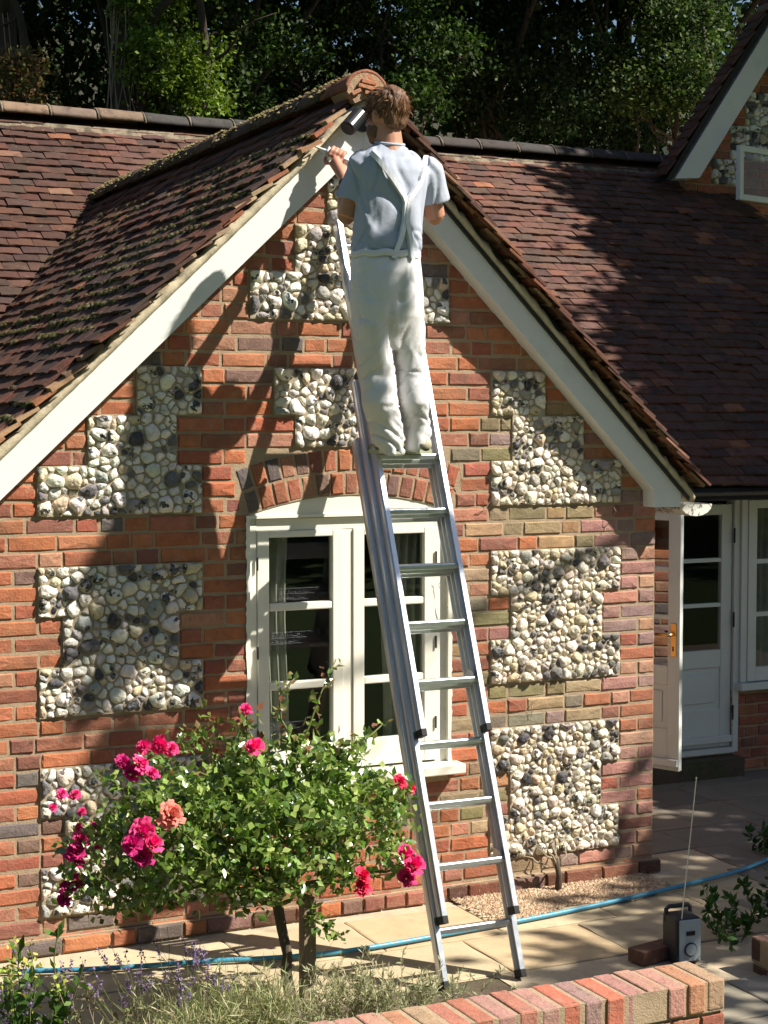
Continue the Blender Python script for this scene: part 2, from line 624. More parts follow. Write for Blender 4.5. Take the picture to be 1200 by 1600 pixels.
def sheet(name, x0, x1, y0, y1, z, mat, n=2):
    return obj(name, mk_mesh(name, [(x0, y0, z), (x1, y0, z), (x1, y1, z), (x0, y1, z)], [(0, 1, 2, 3)], mat))


tag(sheet('lawn', -300, 300, -300, 400, -0.03, M['lawn']), kind='structure')
tag(sheet('flower_bed', -4.2, 3.5, -2.6, -1.12, -0.006, M['soil']), kind='structure')
patio = tag(sheet('patio', -4.2, 7.5, -1.12, 2.2, -0.004, M['joint']), kind='structure')
tag(sheet('path', 0.0, 7.5, -3.6, -1.12, -0.002, M['joint']), kind='structure')

# a wooded bank rises behind the house
hill = lambda y: 0.42 * max(0, y - 8.5)
V, F = [], []
nx, ny = 40, 24
for j in range(ny):
    for i in range(nx):
        x, y = -25 + i * 60 / (nx - 1), 6.5 + j * 34 / (ny - 1)
        z = hill(y) + 0.5 * float(vnoise(np.array([x * .3, y * .3, 0]), 5)) * min(1, (y - 6.5) / 4) - 0.02
        V.append((x, y, z))
for j in range(ny - 1):
    for i in range(nx - 1):
        F.append((j * nx + i, j * nx + i + 1, (j + 1) * nx + i + 1, (j + 1) * nx + i))
tag(obj('hillside', mk_mesh('hillside', V, F, M['wood_floor'], True)), kind='structure')


def stone_mesh(w, d, h=0.03):
    n = []
    k = 5
    for (ax, ay), (bx, by) in (((0, 0), (1, 0)), ((1, 0), (1, 1)), ((1, 1), (0, 1)), ((0, 1), (0, 0))):
        for t in range(k):
            x, y = ax + (bx - ax) * t / k, ay + (by - ay) * t / k
            n.append(((x - .5) * w + random.uniform(-.006, .006), (y - .5) * d + random.uniform(-.006, .006)))
    q = len(n)
    V = [(x, y, -h) for x, y in n] + [(x, y, -0.003) for x, y in n] + [(x * .97, y * .97, random.uniform(-.001, .001)) for x, y in n]
    F = [(a * q + i, a * q + (i + 1) % q, (a + 1) * q + (i + 1) % q, (a + 1) * q + i) for a in (0, 1) for i in range(q)]
    F.append(tuple(range(2 * q, 3 * q)))
    return mk_mesh('flagstone', V, F, M['stone'])


y = -1.12
while y < 1.86:
    d = random.choice((0.42, 0.5, 0.58))
    d = min(d, 1.87 - y) if 1.87 - y - d > 0.15 else 1.87 - y
    x = -2.6 - random.uniform(0, .5)
    while x < 5.2:
        w = random.choice((0.5, 0.62, 0.75, 0.9))
        x0, x1 = x + .004, x + w - .004
        x += w
        if y > -0.42 and x0 > 0.35 and x1 < 1.45 and y + d < .05:
            continue                                   # the gravel pocket
        if y + d > 0.02:                               # keep clear of the gable walls
            if x1 < CORNER + .02:
                if y > 0.02:
                    continue
            elif x0 < CORNER + .03 and y > -.3:
                x0 = max(x0, CORNER + .04) if y > 0 else x0
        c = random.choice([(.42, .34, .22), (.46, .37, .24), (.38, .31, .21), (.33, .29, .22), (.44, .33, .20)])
        if x0 > 1.5:  # tree shade on the right of the patio put into the stone colour
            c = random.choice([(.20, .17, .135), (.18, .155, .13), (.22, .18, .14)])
        y1 = y + d - .008
        if x0 < CORNER and y < 0 < y1:
            y1 = -0.05
        if y1 - y < .08 or x1 - x0 < .08:
            continue
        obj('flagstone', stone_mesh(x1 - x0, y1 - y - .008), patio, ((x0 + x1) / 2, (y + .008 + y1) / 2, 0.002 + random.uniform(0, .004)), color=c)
    y += d

# gravel pocket against the wall
V, F, C = [], [], []
base = np.array([(0, 0, 1), (1, 0, .1), (.3, .95, 0), (-.8, .6, .1), (-.8, -.6, 0), (.3, -.95, .1)])
bf = [(0, 1, 2), (0, 2, 3), (0, 3, 4), (0, 4, 5), (0, 5, 1)]
for _ in range(6500):
    x, y = random.uniform(.36, 1.5), random.uniform(-.45, -.02)
    lim = -.42 + .12 * math.sin(x * 9) * .4 + .25 * max(0, x - 1.05)
    if y < lim or (x < .42 and random.random() < .5):
        continue
    s = random.uniform(.006, .015)
    a = random.uniform(0, 6.28)
    R = np.array([[math.cos(a), -math.sin(a), 0], [math.sin(a), math.cos(a), 0], [0, 0, 1]])
    P = (base * np.array([1, random.uniform(.6, 1), random.uniform(.5, .9)]) * s) @ R.T + np.array([x, y, .008])
    n = len(V)
    V += list(P)
    F += [tuple(i + n for i in f) for f in bf]
    c = random.choice([(.42, .31, .19), (.34, .22, .13), (.5, .4, .28), (.25, .17, .11), (.38, .24, .15)])
    C += [c] * 6
tag(obj('gravel', mk_mesh('gravel', V, F, M['gravel'], colr=np.array(C))), 'loose tan gravel in the pocket at the foot of the wall', 'gravel', kind='stuff')

# ------------------------------------------------------------------ brick and flint tools
RED = [(.43, .145, .07), (.38, .125, .07), (.45, .17, .085), (.33, .11, .07), (.36, .14, .09), (.27, .11, .08), (.21, .12, .10), (.15, .12, .115), (.42, .20, .125)]
BUFF = [(.38, .24, .12), (.32, .23, .12), (.26, .21, .11), (.40, .20, .10), (.36, .25, .15), (.24, .20, .10), (.22, .18, .13), (.40, .27, .16)]
PINK = [(.45, .22, .15), (.38, .19, .16), (.42, .16, .09), (.30, .19, .17), (.47, .26, .17)]
DARK = [(.14, .055, .035), (.17, .06, .04), (.12, .06, .045), (.18, .075, .05)]


def brick_geo(w, h, d=0.06, n_long=2, wob=.0038):
    """irregular brick, front face to -y, centre of the front face at the origin"""
    P = []
    for (ax, az), (bx, bz), k in (((-.5, -.5), (.5, -.5), 3), ((.5, -.5), (.5, .5), 2), ((.5, .5), (-.5, .5), 3), ((-.5, .5), (-.5, -.5), 2)):
        for t in range(k):
            P.append(((ax + (bx - ax) * t / k) * w + random.uniform(-wob, wob), (az + (bz - az) * t / k) * h + random.uniform(-wob, wob)))
    P = np.array(P)
    q = len(P)
    i = np.array([(np.sign(x) * min(abs(x), w / 2 - .0055), np.sign(z) * min(abs(z), h / 2 - .0055)) for x, z in P])
    V = [(x, d, z) for x, z in P] + [(x, .005, z) for x, z in P]
    V += [(x, random.uniform(-.0018, .0018), z) for x, z in i] + [(0, random.uniform(-.003, 0), 0)]
    F = [(a * q + k, a * q + (k + 1) % q, (a + 1) * q + (k + 1) % q, (a + 1) * q + k) for a in (0, 1) for k in range(q)]
    F += [(2 * q + k, 2 * q + (k + 1) % q, 3 * q) for k in range(q)]
    return np.array(V), F


def course(segs, z, h, k, joint=.0095):
    """fill the free spans of one course with stretchers and headers"""
    out = []
    for a, b in segs:
        if b - a < .03:
            continue
        x = a
        first = True
        header = k % 2 == 0
        while x < b - .02:
            w = .104 if header else .214
            if first and b - a > .5:
                w *= random.choice((.5, .75, 1, 1))
            if random.random() < .12 and not header:
                w = .16
            header = (not header) if random.random() < .8 else header
            first = False
            if b - x - w - joint < .055:
                w = b - x
            if w > .26:
                w = w / 2 - joint / 2
            out.append((x + w / 2, z + h / 2, w))
            x += w + joint
    return out


def subtract(segs, a, b):
    out = []
    for p, q in segs:
        if b <= p or a >= q:
            out.append((p, q))
        else:
            if a > p:
                out.append((p, a))
            if b < q:
                out.append((b, q))
    return out


def area_weight(c, w, h, hide):
    u, v, z = pix(c)
    if not (-10 < u < 1210 and -10 < v < 1610):
        return 0
    a = w * h / z / z
    for u0, u1, v0, v1 in hide:
        if u0 < u < u1 and v0 < v < v1:
            return a * .05
    return a


HIDE = [(545, 670, 150, 720), (180, 640, 1190, 1420), (560, 640, 720, 1000), (610, 680, 1000, 1300)]


class Pieces:
    """many alike pieces on one part: the 300 that show largest are objects, the rest one joined part"""
    def __init__(s, name, parent, matkey, rest_name, limit=300, smooth=False):
        s.items, s.name, s.parent, s.mk, s.rest, s.limit, s.smooth = [], name, parent, matkey, rest_name, limit, smooth

    def add(s, V, F, T, c, weight):
        s.items.append((weight, np.asarray(V), F, T, c))

    def done(s):
        s.items.sort(key=lambda t: -t[0])
        keep = [t for t in s.items[:s.limit] if t[0] > 0]
        for w, V, F, T, c in keep:
            me = mk_mesh(s.name, V, F, M[s.mk + '_object'], s.smooth)
            obj(s.name, me, s.parent, mw=T, color=c)
        rest = s.items[len(keep):]
        if rest:
            VV, FF, CC, n = [], [], [], 0
            for w, V, F, T, c in rest:
                A = np.array(T)
                VV.append(V @ A[:3, :3].T + A[:3, 3])
                FF += [tuple(i + n for i in f) for f in F]
                CC.append(np.repeat([c], len(V), 0))
                n += len(V)
            o = obj(s.rest, mk_mesh(s.rest, np.concatenate(VV), FF, M[s.mk + '_attr'], s.smooth, np.concatenate(CC)), s.parent)
            o['kind'] = 'stuff'


def TR(x, y, z, M3=None):
    m = Matrix.Identity(4)
    if M3 is not None:
        m = M3.to_4x4()
    m.translation = Vector((x, y, z))
    return m


def jitter(c, a=.12):
    k = 1 + random.uniform(-a, a)
    return tuple(max(0.0, v * k * (1 + random.uniform(-.06, .06))) for v in c)


def clip_poly(poly, nx, nz, d):
    out = []
    for i in range(len(poly)):
        p, q = poly[i], poly[(i + 1) % len(poly)]
        a, b = p[0] * nx + p[1] * nz - d, q[0] * nx + q[1] * nz - d
        if a <= 0:
            out.append(p)
        if a * b < 0:
            t = a / (a - b)
            out.append((p[0] + (q[0] - p[0]) * t, p[1] + (q[1] - p[1]) * t))
    return out


def flints(tiers, mean=.058, keep=None):
    """tiers: stacked (x0, x1, z0, z1). returns list of (cx, cz, V, F) nodules, front to -y"""
    pts = []
    area = sum((t[1] - t[0]) * (t[3] - t[2]) for t in tiers)
    tries = int(area / (mean * mean) * 60)
    for _ in range(tries):
        t = random.choices(tiers, [(q[1] - q[0]) * (q[3] - q[2]) for q in tiers])[0]
        x, z = random.uniform(t[0] + .012, t[1] - .012), random.uniform(t[2] + .012, t[3] - .012)
        r = mean * random.choice((.52, .72, .95, 1.2, 1.3))
        if all((x - a) ** 2 + ((z - b) * 1.25) ** 2 > (.47 * (r + c)) ** 2 for a, b, c, _t in pts):
            pts.append((x, z, r, t))
    out = []
    for x, z, r, t in pts:
        if keep and not keep(x, z):
            continue
        s = mean * 1.05
        poly = [(x - s, z - s), (x + s, z - s), (x + s, z + s), (x - s, z + s)]
        for a, b, c, _t in pts:
            if (a, b) == (x, z) or abs(a - x) > .2 or abs(b - z) > .2:
                continue
            dx, dz = a - x, b - z
            L_ = math.hypot(dx, dz)
            w = min(max(.5 * L_ * (2 * r / (r + c)), .2 * L_), .8 * L_)
            poly = clip_poly(poly, dx / L_, dz / L_, (x * dx + z * dz) / L_ + w - .0022)
            if not poly:
                break
        if not poly:
            continue
        poly = clip_poly(poly, -1, 0, -t[0] - .003)
        poly = clip_poly(poly, 1, 0, t[1] - .003)
        for sgn, e in ((-1, t[2]), (1, t[3])):
            nb = [q for q in tiers if abs((q[3] if sgn < 0 else q[2]) - e) < 1e-6 and q is not t]
            if not (nb and nb[0][0] + .02 < x < nb[0][1] - .02):
                poly = clip_poly(poly, 0, sgn, sgn * e - .003)
        if len(poly) < 3:
            continue
        for _ in range(random.choice((1, 1, 2))):
            q = []
            for i in range(len(poly)):
                a, b = poly[i], poly[(i + 1) % len(poly)]
                q += [(a[0] * .84 + b[0] * .16, a[1] * .84 + b[1] * .16), (a[0] * .16 + b[0] * .84, a[1] * .16 + b[1] * .84)]
            poly = q
        P = np.array(poly)
        seg = np.linalg.norm(np.roll(P, -1, 0) - P, axis=1)
        cum = np.concatenate([[0], np.cumsum(seg)])
        k = 12
        tt = np.linspace(0, cum[-1], k, endpoint=False)
        PX = np.interp(tt, cum, np.append(P[:, 0], P[0, 0]))
        PZ = np.interp(tt, cum, np.append(P[:, 1], P[0, 1]))
        cx, cz = PX.mean(), PZ.mean()
        size = math.sqrt(max(1e-6, .5 * abs(np.dot(PX, np.roll(PZ, 1)) - np.dot(PZ, np.roll(PX, 1)))))
        if size < .014:
            continue
        hgt = min(.024, size * random.uniform(.28, .46))
        V = []
        ph = random.uniform(0, 6)
        ang = np.arange(k) / k * 6.283
        wav = 1.0 + .10 * np.sin(2 * ang + ph) + .09 * np.sin(3 * ang + ph * 2) + np.random.default_rng(random.randint(0, 10**6)).uniform(-.09, .09, k)
        wav = np.minimum(wav, 1.05)
        tx, tz = random.uniform(-.3, .3), random.uniform(-.3, .3)
        for s_, y_ in ((1.0, .012), (.985, -.32 * hgt), (.82, -.80 * hgt), (.45, -1.0 * hgt)):
            for i in range(k):
                X, Z = (PX[i] - cx) * s_ * wav[i], (PZ[i] - cz) * s_ * wav[i]
                Y = y_ + (X * tx + Z * tz) * (y_ < 0) + random.uniform(-.24, .24) * hgt * (y_ < 0)
                V.append((X, Y, Z))
        V.append((0, -1.05 * hgt + random.uniform(-.1, .1) * hgt, 0))
        F = [(a * k + i, a * k + (i + 1) % k, (a + 1) * k + (i + 1) % k, (a + 1) * k + i) for a in range(3) for i in range(k)]
        F += [(3 * k + i, 3 * k + (i + 1) % k, 4 * k) for i in range(k)]
        out.append((cx, cz, np.array(V), F, size))
    return out


def flint_colour(x=0, z=0, warm=0.0):
    c = random.choices([(.80, .77, .70), (.72, .68, .60), (.60, .52, .38), (.34, .33, .32), (.14, .14, .15), (.06, .06, .07)], [8, 6, 3, 2.0, 1.4, 1.3])[0]
    c = tuple(c[i] * (1 - warm) + (c[i] * (1.0, .89, .72)[i]) * warm for i in range(3))
    return jitter(c, .1)


# ------------------------------------------------------------------ the cottage: gable wall
cottage = tag(empty('cottage', (XC, 0.9, 0)), 'low brick and flint cottage with white framed gable and clay tile roof', 'cottage')
CH = 0.075
Z0 = 1.743 - 23 * CH
cz = lambda c: Z0 + CH * c
WX0, WX1, WSILL = -0.70, 0.355, 0.70
WINR = 1.664
half = (WX1 - WX0) / 2
wxc = (WX0 + WX1) / 2
SPRING = 1.952
PHI = math.asin(half / WINR)
ARC_Z = SPRING - WINR * math.cos(PHI)
RING = 0.225


def mir(x):
    return 2 * XC - x


PANELS = {
    'left_upper': [(-1.70, -.93, cz(26), cz(29)), (-1.47, -1.05, cz(29), cz(32)), (-1.242, -.93, cz(32), cz(35))],
    'left_middle': [(-1.70, -.93, cz(14), cz(17)), (-1.59, -1.045, cz(17), cz(20)), (-1.70, -.93, cz(20), cz(23))],
    'left_lower': [(-1.70, -.93, cz(2), cz(5)), (-1.59, -1.045, cz(5), cz(8)), (-1.70, -.93, cz(8), cz(11))],
    'centre_upper': [(-.692, mir(-.692), cz(38), cz(41)), (-.465, mir(-.465), cz(41), cz(44)), (-.30, mir(-.30), cz(44), cz(47))],
    'centre_lower': [(-.468, mir(-.468), cz(30), cz(32)), (-.574, mir(-.574), cz(32), cz(35))],
}
for k in ('upper', 'middle', 'lower'):
    PANELS['right_' + k] = [(mir(b), mir(a), c, d) for a, b, c, d in PANELS['left_' + k]]
TIERS = [t for p in PANELS.values() for t in p]


def roof_z(x):
    """top edge of the bargeboards above x"""
    return AP[1] - (SL * (AP[0] - x) if x < AP[0] else SR * (x - AP[0]))


def wall_top(x):
    return roof_z(x) - 0.06


gable = empty('gable_wall', (XC, 0, 0), cottage)
gable.location = Vector((0, -0.9, 0))
# mortar body of the wall in butted pieces round the window
mb = MB()
MY0, MY1 = 0.0035, 0.20
arc = []
for i in range(13):
    a = -PHI + 2 * PHI * i / 12
    arc.append((wxc + WINR * math.sin(a), ARC_Z + WINR * math.cos(a)))
mb.prism([(LEFT, 0), (WX0, 0), (WX0, wall_top(WX0)), (LEFT, wall_top(LEFT))], 'y', MY0, MY1)
mb.prism([(WX1, 0), (CORNER, 0), (CORNER, wall_top(CORNER)), (WX1, wall_top(WX1))], 'y', MY0, MY1)
mb.prism([(WX0, 0), (WX1, 0), (WX1, WSILL - .05), (WX0, WSILL - .05)], 'y', MY0, MY1)
mb.prism([(WX0, wall_top(WX0))] + arc + [(WX1, wall_top(WX1)), (AP[0], wall_top(AP[0]))], 'y', MY0, MY1)
mb.build('mortar', M['mortar'], gable)

bricks = Pieces('brick', gable, 'brick', 'small_bricks')
for c in range(0, 54):
    z = cz(c)
    zt = z + CH
    zm = z + CH / 2
    # horizontal extent under the bargeboards
    xl = max(LEFT, AP[0] - (AP[1] - .075 - zt) / SL)
    xr = min(CORNER, AP[0] + (AP[1] - .075 - zt) / SR)
    if xr - xl < .1:
        break
    segs = [(xl, xr)]
    for a, b, z0, z1 in TIERS:
        if z0 - .001 < zm < z1:
            segs = subtract(segs, a - .006, b + .006)
    if zm > WSILL - .05 and z < ARC_Z + (WINR + RING) - .02:
        if zm < SPRING:
            segs = subtract(segs, WX0 - .004, WX1 + .004)
        else:
            R2 = WINR + RING + .008
            xb = (min(zt, ARC_Z + R2 * math.cos(PHI)) - ARC_Z) * math.tan(PHI) + .012
            dz = z - ARC_Z
            if dz < R2:
                xb = min(xb, math.sqrt(max(0, R2 * R2 - dz * dz)) + .004)
                segs = subtract(segs, wxc - xb, wxc + xb)
    for bx, bz, w in course(segs, z, CH - .011, c):
        h = CH - .010 - random.uniform(0, .005)
        corner = bx + w / 2 > CORNER - .01 or bx - w / 2 < LEFT + .01
        V, F = brick_geo(w, h, .108 if corner else .05)
        # colour drifts over the wall: red to the left, buff where damp to the right
        bf_ = min(1, max(0, (bx - .25) / .5)) * min(1, max(0, (2.75 - bz) / .5))
        if random.random() < bf_ * .88:
            cc = random.choice(PINK if bx > 1.2 or random.random() < .2 else BUFF)
        else:
            cc = random.choices(RED, [7, 6, 6, 5, 5, 3, 1.2, .7, 3])[0]
        yo = random.uniform(-.004, .002)
        bricks.add(V, F, TR(bx, yo, bz, Matrix.Rotation(random.uniform(-.006, .006), 3, 'Y')), jitter(cc),
                   area_weight((bx, 0, bz), w, h, HIDE))
bricks.done()

# two rings of arch bricks
for ring in (0, 1):
    r0 = WINR + .004 + ring * .112
    n = 15 if ring == 0 else 16
    for i in range(n):
        a0 = -PHI + 2 * PHI * (i + .5) / n
        w = 2 * PHI / n * (r0 + .05) - .011
        V, F = brick_geo(w, .100, .05)
        rot = Matrix.Rotation(a0, 3, 'Y')
        obj('arch_brick', mk_mesh('arch_brick', V, F, M['brick_object']), gable,
            mw=TR(wxc + (r0 + .052) * math.sin(a0), random.uniform(-.004, .001), ARC_Z + (r0 + .052) * math.cos(a0), rot),
            color=jitter(random.choices(RED, [6, 6, 5, 5, 5, 3, 3, 2, 3])[0]))

bed = MB()
for a, b_, z0, z1 in TIERS:
    if z1 < roof_z(a) - .06 and z1 < roof_z(b_) - .06:
        bed.box((a + .002, -.0055, z0), (b_ - .002, .0034, z1))
bed.build('flint_bedding', M['flint_mortar'], gable)
fl = Pieces('flint', gable, 'flint', 'small_flints', smooth=True)
for name, tiers in PANELS.items():
    right = name.startswith('right')
    keep = (lambda x, z: z + .02 < roof_z(x) - .1)
    for fx, fz, V, F, size in flints(tiers, .052 if right else .060, keep):
        fl.add(V, F, TR(fx, -.002, fz), flint_colour(warm=.55 if right else .2), area_weight((fx, 0, fz), size, size, HIDE))
fl.done()

# stepped brick plinth along the foot of the wall
pl = MB()
pl.box((LEFT - .02, -.018, -.02), (CORNER + .03, .006, .075))
pl.build('plinth', M['mortar'], gable)
x = LEFT - .03
while x < CORNER:
    w = random.choice((.104, .214, .214))
    w = min(w, CORNER + .035 - x)
    if w > .04:
        V, F = brick_geo(w, .062, .05, wob=.004)
        obj('plinth_brick', mk_mesh('plinth_brick', V, F, M['brick_object']), gable, mw=TR(x + w / 2, -.034 + random.uniform(-.006, .004), .038), color=jitter(random.choice(RED + DARK)))
    x += w + .012

# return wall on the right (seen reflected in the open door)
ret = empty('return_wall', (0, 0, 0), cottage)
ret.location = Vector((-XC, -.9, 0))
mb = MB()
mb.box((CORNER - .2, .21, 0), (CORNER - .008, MAINY, 2.1))
mb.build('mortar', M['mortar'], ret)
R90 = Matrix.Rotation(math.radians(90), 3, 'Z')
rb = Pieces('brick', ret, 'brick', 'small_bricks', limit=0)
RT_T = [(.45, 1.45, cz(14), cz(23)), (.45, 1.45, cz(2), cz(11))]
for c in range(0, 27):
    segs = [(.11, MAINY - .02)]
    for a, b, z0, z1 in RT_T:
        if z0 - .001 < cz(c) + .03 < z1:
            segs = subtract(segs, a, b)
    for bx, bz, w in course(segs, cz(c), .064, c):
        V, F = brick_geo(w, .063)
        rb.add(V, F, TR(CORNER, bx, bz, R90), jitter(random.choice(RED + PINK)), 0)
rb.done()
rf = Pieces('flint', ret, 'flint', 'small_flints', limit=0, smooth=True)
for t in RT_T:
    for fx, fz, V, F, size in flints([t], .07):
        rf.add(V, F, TR(CORNER, fx, fz, R90), flint_colour(warm=.3), 0)
rf.done()
mb = MB()
mb.box((LEFT + .008, .21, 0), (LEFT + .2, 2.4, 2.02))
mb.box((-4.5, MAINY + .008, 0), (LEFT + .008, MAINY + .2, 1.98))
mb.build('side_wall', M['mortar'], cottage)
lb = Pieces('brick', ret, 'brick', 'side_bricks', limit=0)
for c in range(0, 26):
    for bx, bz, w in course([(.11, MAINY - .01)], cz(c), .065, c):
        V, F = brick_geo(w, .064)
        lb.add(V, F, TR(LEFT, bx, bz, Matrix.Rotation(math.radians(-90), 3, 'Z')), jitter(random.choice(RED)), 0)
    for bx, bz, w in course([(-4.5, LEFT - .01)], cz(c), .065, c):
        V, F = brick_geo(w, .064)
        lb.add(V, F, TR(bx, MAINY, bz), jitter(random.choice(RED)), 0)
lb.done()

# ------------------------------------------------------------------ gable window
win = empty('window', (0, 0, 0), cottage)
win.location = Vector((-XC, -.9, 0))
WY = 0.02
fr = MB()
fr.box((WX0, WY, WSILL), (-.655, WY + .07, 1.90))
fr.box((.290, WY, WSILL), (WX1, WY + .07, 1.90))
fr.box((-.205, WY + .004, WSILL), (-.160, WY + .066, 1.88))
fr.box((-.655, WY + .002, 1.875), (.290, WY + .068, 1.93))
fr.prism([(WX0, 1.945)] + arc + [(WX1, 1.945)], 'y', WY - .012, WY + .06)
fr.box((WX0, WY + .01, 1.90), (WX1, WY + .06, 1.948))
fr.build('window_frame', M['cream_paint'], win)
fr = MB()
fr.box((WX0 + .002, WY - .02, 1.935), (WX1 - .002, WY + .02, 1.95))
fr.build('drip_mould', M['cream_paint'], win)
# ragged painted mortar along the brick edges
n = 60
for side in (-1, 1):
    V, F = [], []
    xe = WX0 if side < 0 else WX1
    for i in range(n + 1):
        z = WSILL + (1.95 - WSILL) * i / n
        w = .012 + .008 * random.random()
        V += [(xe + side * w, -.0055, z), (xe - side * .004, -.0055, z), (xe - side * .004, .03, z)]
    for i in range(n):
        F += [(3 * i, 3 * i + 3, 3 * i + 4, 3 * i + 1), (3 * i + 1, 3 * i + 4, 3 * i + 5, 3 * i + 2)]
    obj('painted_edge', mk_mesh('painted_edge', V, F, M['cream_paint']), win)
sl = MB()
sl.box((WX0 - .05, -.095, WSILL - .048), (WX1 + .05, .10, WSILL))
sl.build('sill', M['cream_paint'], win, bevel=.006)
for x0, x1, g0, g1 in ((-.652, -.208, -.593, -.265), (-.157, .287, -.098, .228)):
    cs = MB()
    y0, y1 = WY - .006, WY + .045
    cs.box((x0, y0, WSILL + .012), (g0, y1, 1.873))
    cs.box((g1, y0, WSILL + .012), (x1, y1, 1.873))
    cs.box((g0, y0 + .001, WSILL + .012), (g1, y1, .842))
    cs.box((g0, y0 + .001, 1.842), (g1, y1, 1.873))
    cs.build('casement', M['cream_paint'], win, bevel=.004)
    for zb in (1.510, 1.132):
        b = MB()
        b.box((g0 + .001, y0 + .004, zb - .018), (g1 - .001, y1 - .004, zb + .018))
        b.build('glazing_bar', M['cream_paint'], win, bevel=.006)
    for za, zb in ((.842, 1.114), (1.150, 1.492), (1.528, 1.842)):
        p = MB()
        p.box((g0, WY + .024, za), (g1, WY + .028, zb))
        p.build('pane', M['glass'], win)
    hx = x0 - .002 if x0 < -.3 else x1 + .002
    for hz in (.9, 1.3, 1.72):
        h = MB()
        h.tube([(hx, y0 - .006, hz - .03), (hx, y0 - .006, hz + .03)], .005, 8)
        h.build('hinge', M['iron'], win)


def curtain(x0, x1, z0, z1, y, folds):
    n, k = folds * 6, 10
    V, F = [], []
    for j in range(k + 1):
        for i in range(n + 1):
            s = i / n
            V.append((x0 + (x1 - x0) * s + .01 * math.sin(j * .7), y + .022 * math.sin(s * folds * 6.283 + .4 * math.sin(j * .5)), z0 + (z1 - z0) * j / k))
    for j in range(k):
        for i in range(n):
            a = j * (n + 1) + i
            F.append((a, a + 1, a + n + 2, a + n + 1))
    return mk_mesh('curtain', V, F, M['curtain'], True)


obj('curtain', curtain(-.66, -.44, .66, 1.95, .17, 5), win)
obj('curtain', curtain(.07, .36, .66, 1.95, .17, 6), win)
# dark room behind the gable window
rm = MB()
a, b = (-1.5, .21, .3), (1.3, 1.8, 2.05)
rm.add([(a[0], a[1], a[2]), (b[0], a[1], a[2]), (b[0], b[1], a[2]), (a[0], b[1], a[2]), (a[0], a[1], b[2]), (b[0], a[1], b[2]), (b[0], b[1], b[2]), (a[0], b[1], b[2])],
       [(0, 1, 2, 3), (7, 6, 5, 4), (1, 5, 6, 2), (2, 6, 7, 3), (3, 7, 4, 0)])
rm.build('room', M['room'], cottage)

# ------------------------------------------------------------------ bargeboards, verge
BW = 0.175
xL = LEFT - .22
bl = MB()
bl.prism([(AP[0], AP[1]), (xL, roof_z(xL)), (xL, roof_z(xL) - BW), (AP[0], AP[1] - BW)], 'y', -.10, .004)
bl.build('bargeboard', M['white_paint'], cottage)
xR = 1.668
bl = MB()
bl.prism([(AP[0] + .0015, AP[1]), (xR, roof_z(xR)), (xR, 1.943), (1.50, 1.943 + .002), (1.50, roof_z(1.50) - BW), (AP[0] + .0015, AP[1] - BW)], 'y', -.099, .004)
bl.build('bargeboard', M['white_paint'], cottage)
VM = .048            # vertical thickness of the mortar verge
for side, xe, s in ((-1, xL - .02, SL), (1, 1.74, SR)):
    V, F = [], []
    n = 90
    for i in range(n + 1):
        x = AP[0] + (xe - AP[0]) * i / n
        z = roof_z(x)
        j = .006 * random.random()
        t = VM + .028 * random.random()
        V += [(x, -.112 - j, z + .001), (x, -.125 - j, z + t * .5), (x, -.10, z + t), (x, .06, z + t), (x, .06, z + .001)]
    for i in range(n):
        for k in range(5):
            q = (5 * i + k, 5 * i + (k + 1) % 5, 5 * (i + 1) + (k + 1) % 5, 5 * (i + 1) + k)
            F.append(q)
    F += [(0, 1, 2, 3, 4), tuple(5 * n + k for k in range(5))]
    m_ = MB()
    m_.add(V, F)
    m_.build('verge_mortar', M['verge_mortar'], cottage, smooth=True)
    if side > 0:
        u_ = MB()
        u_.prism([(AP[0] + .03, roof_z(AP[0] + .03) - .004), (xe - .03, roof_z(xe - .03) - .004), (xe - .03, roof_z(xe - .03) - .024), (AP[0] + .03, roof_z(AP[0] + .03) - .024)], 'y', -.118, -.1)
        u_.build('dark_batten', M['iron'], cottage)

# ------------------------------------------------------------------ roofs
def tile_geo(w=.163, L_=.175, th=.014):
    """x across, y up-slope, z out of the roof; origin at the middle of the lower edge"""
    n = 5
    V, F = [], []
    cam_ = random.uniform(.001, .005)
    lowj = [random.uniform(-.004, .004) for _ in range(n)]
    for k, (yy, zz) in enumerate(((0, -th), (0, 0), (.10, 0), (L_, 0))):
        for i in range(n):
            s = i / (n - 1) - .5
            V.append((s * w, yy + (lowj[i] if k < 2 else 0), zz + cam_ * (1 - 4 * s * s) - cam_))
    for k in range(3):
        for i in range(n - 1):
            F.append((k * n + i, k * n + i + 1, (k + 1) * n + i + 1, (k + 1) * n + i))
    a = len(V)
    V += [(-.5 * w, L_, -th), (.5 * w, L_, -th)]
    F += [(0, n, 2 * n, 3 * n, a), (n - 1, a + 1, 4 * n - 1, 3 * n - 1, 2 * n - 1)]
    return np.array(V), F


TILES = [tile_geo() for _ in range(10)]
TILE_C = [(.105, .054, .041), (.12, .056, .041), (.095, .053, .042), (.14, .064, .044), (.085, .051, .042), (.115, .060, .046), (.10, .050, .038)]
TILE_HOT = [(.26, .11, .06), (.22, .09, .055), (.26, .14, .09)]


def frame(ex, es):
    ex, es = Vector(ex).normalized(), Vector(es).normalized()
    n = ex.cross(es)
    return Matrix((ex, es, n)).transposed()


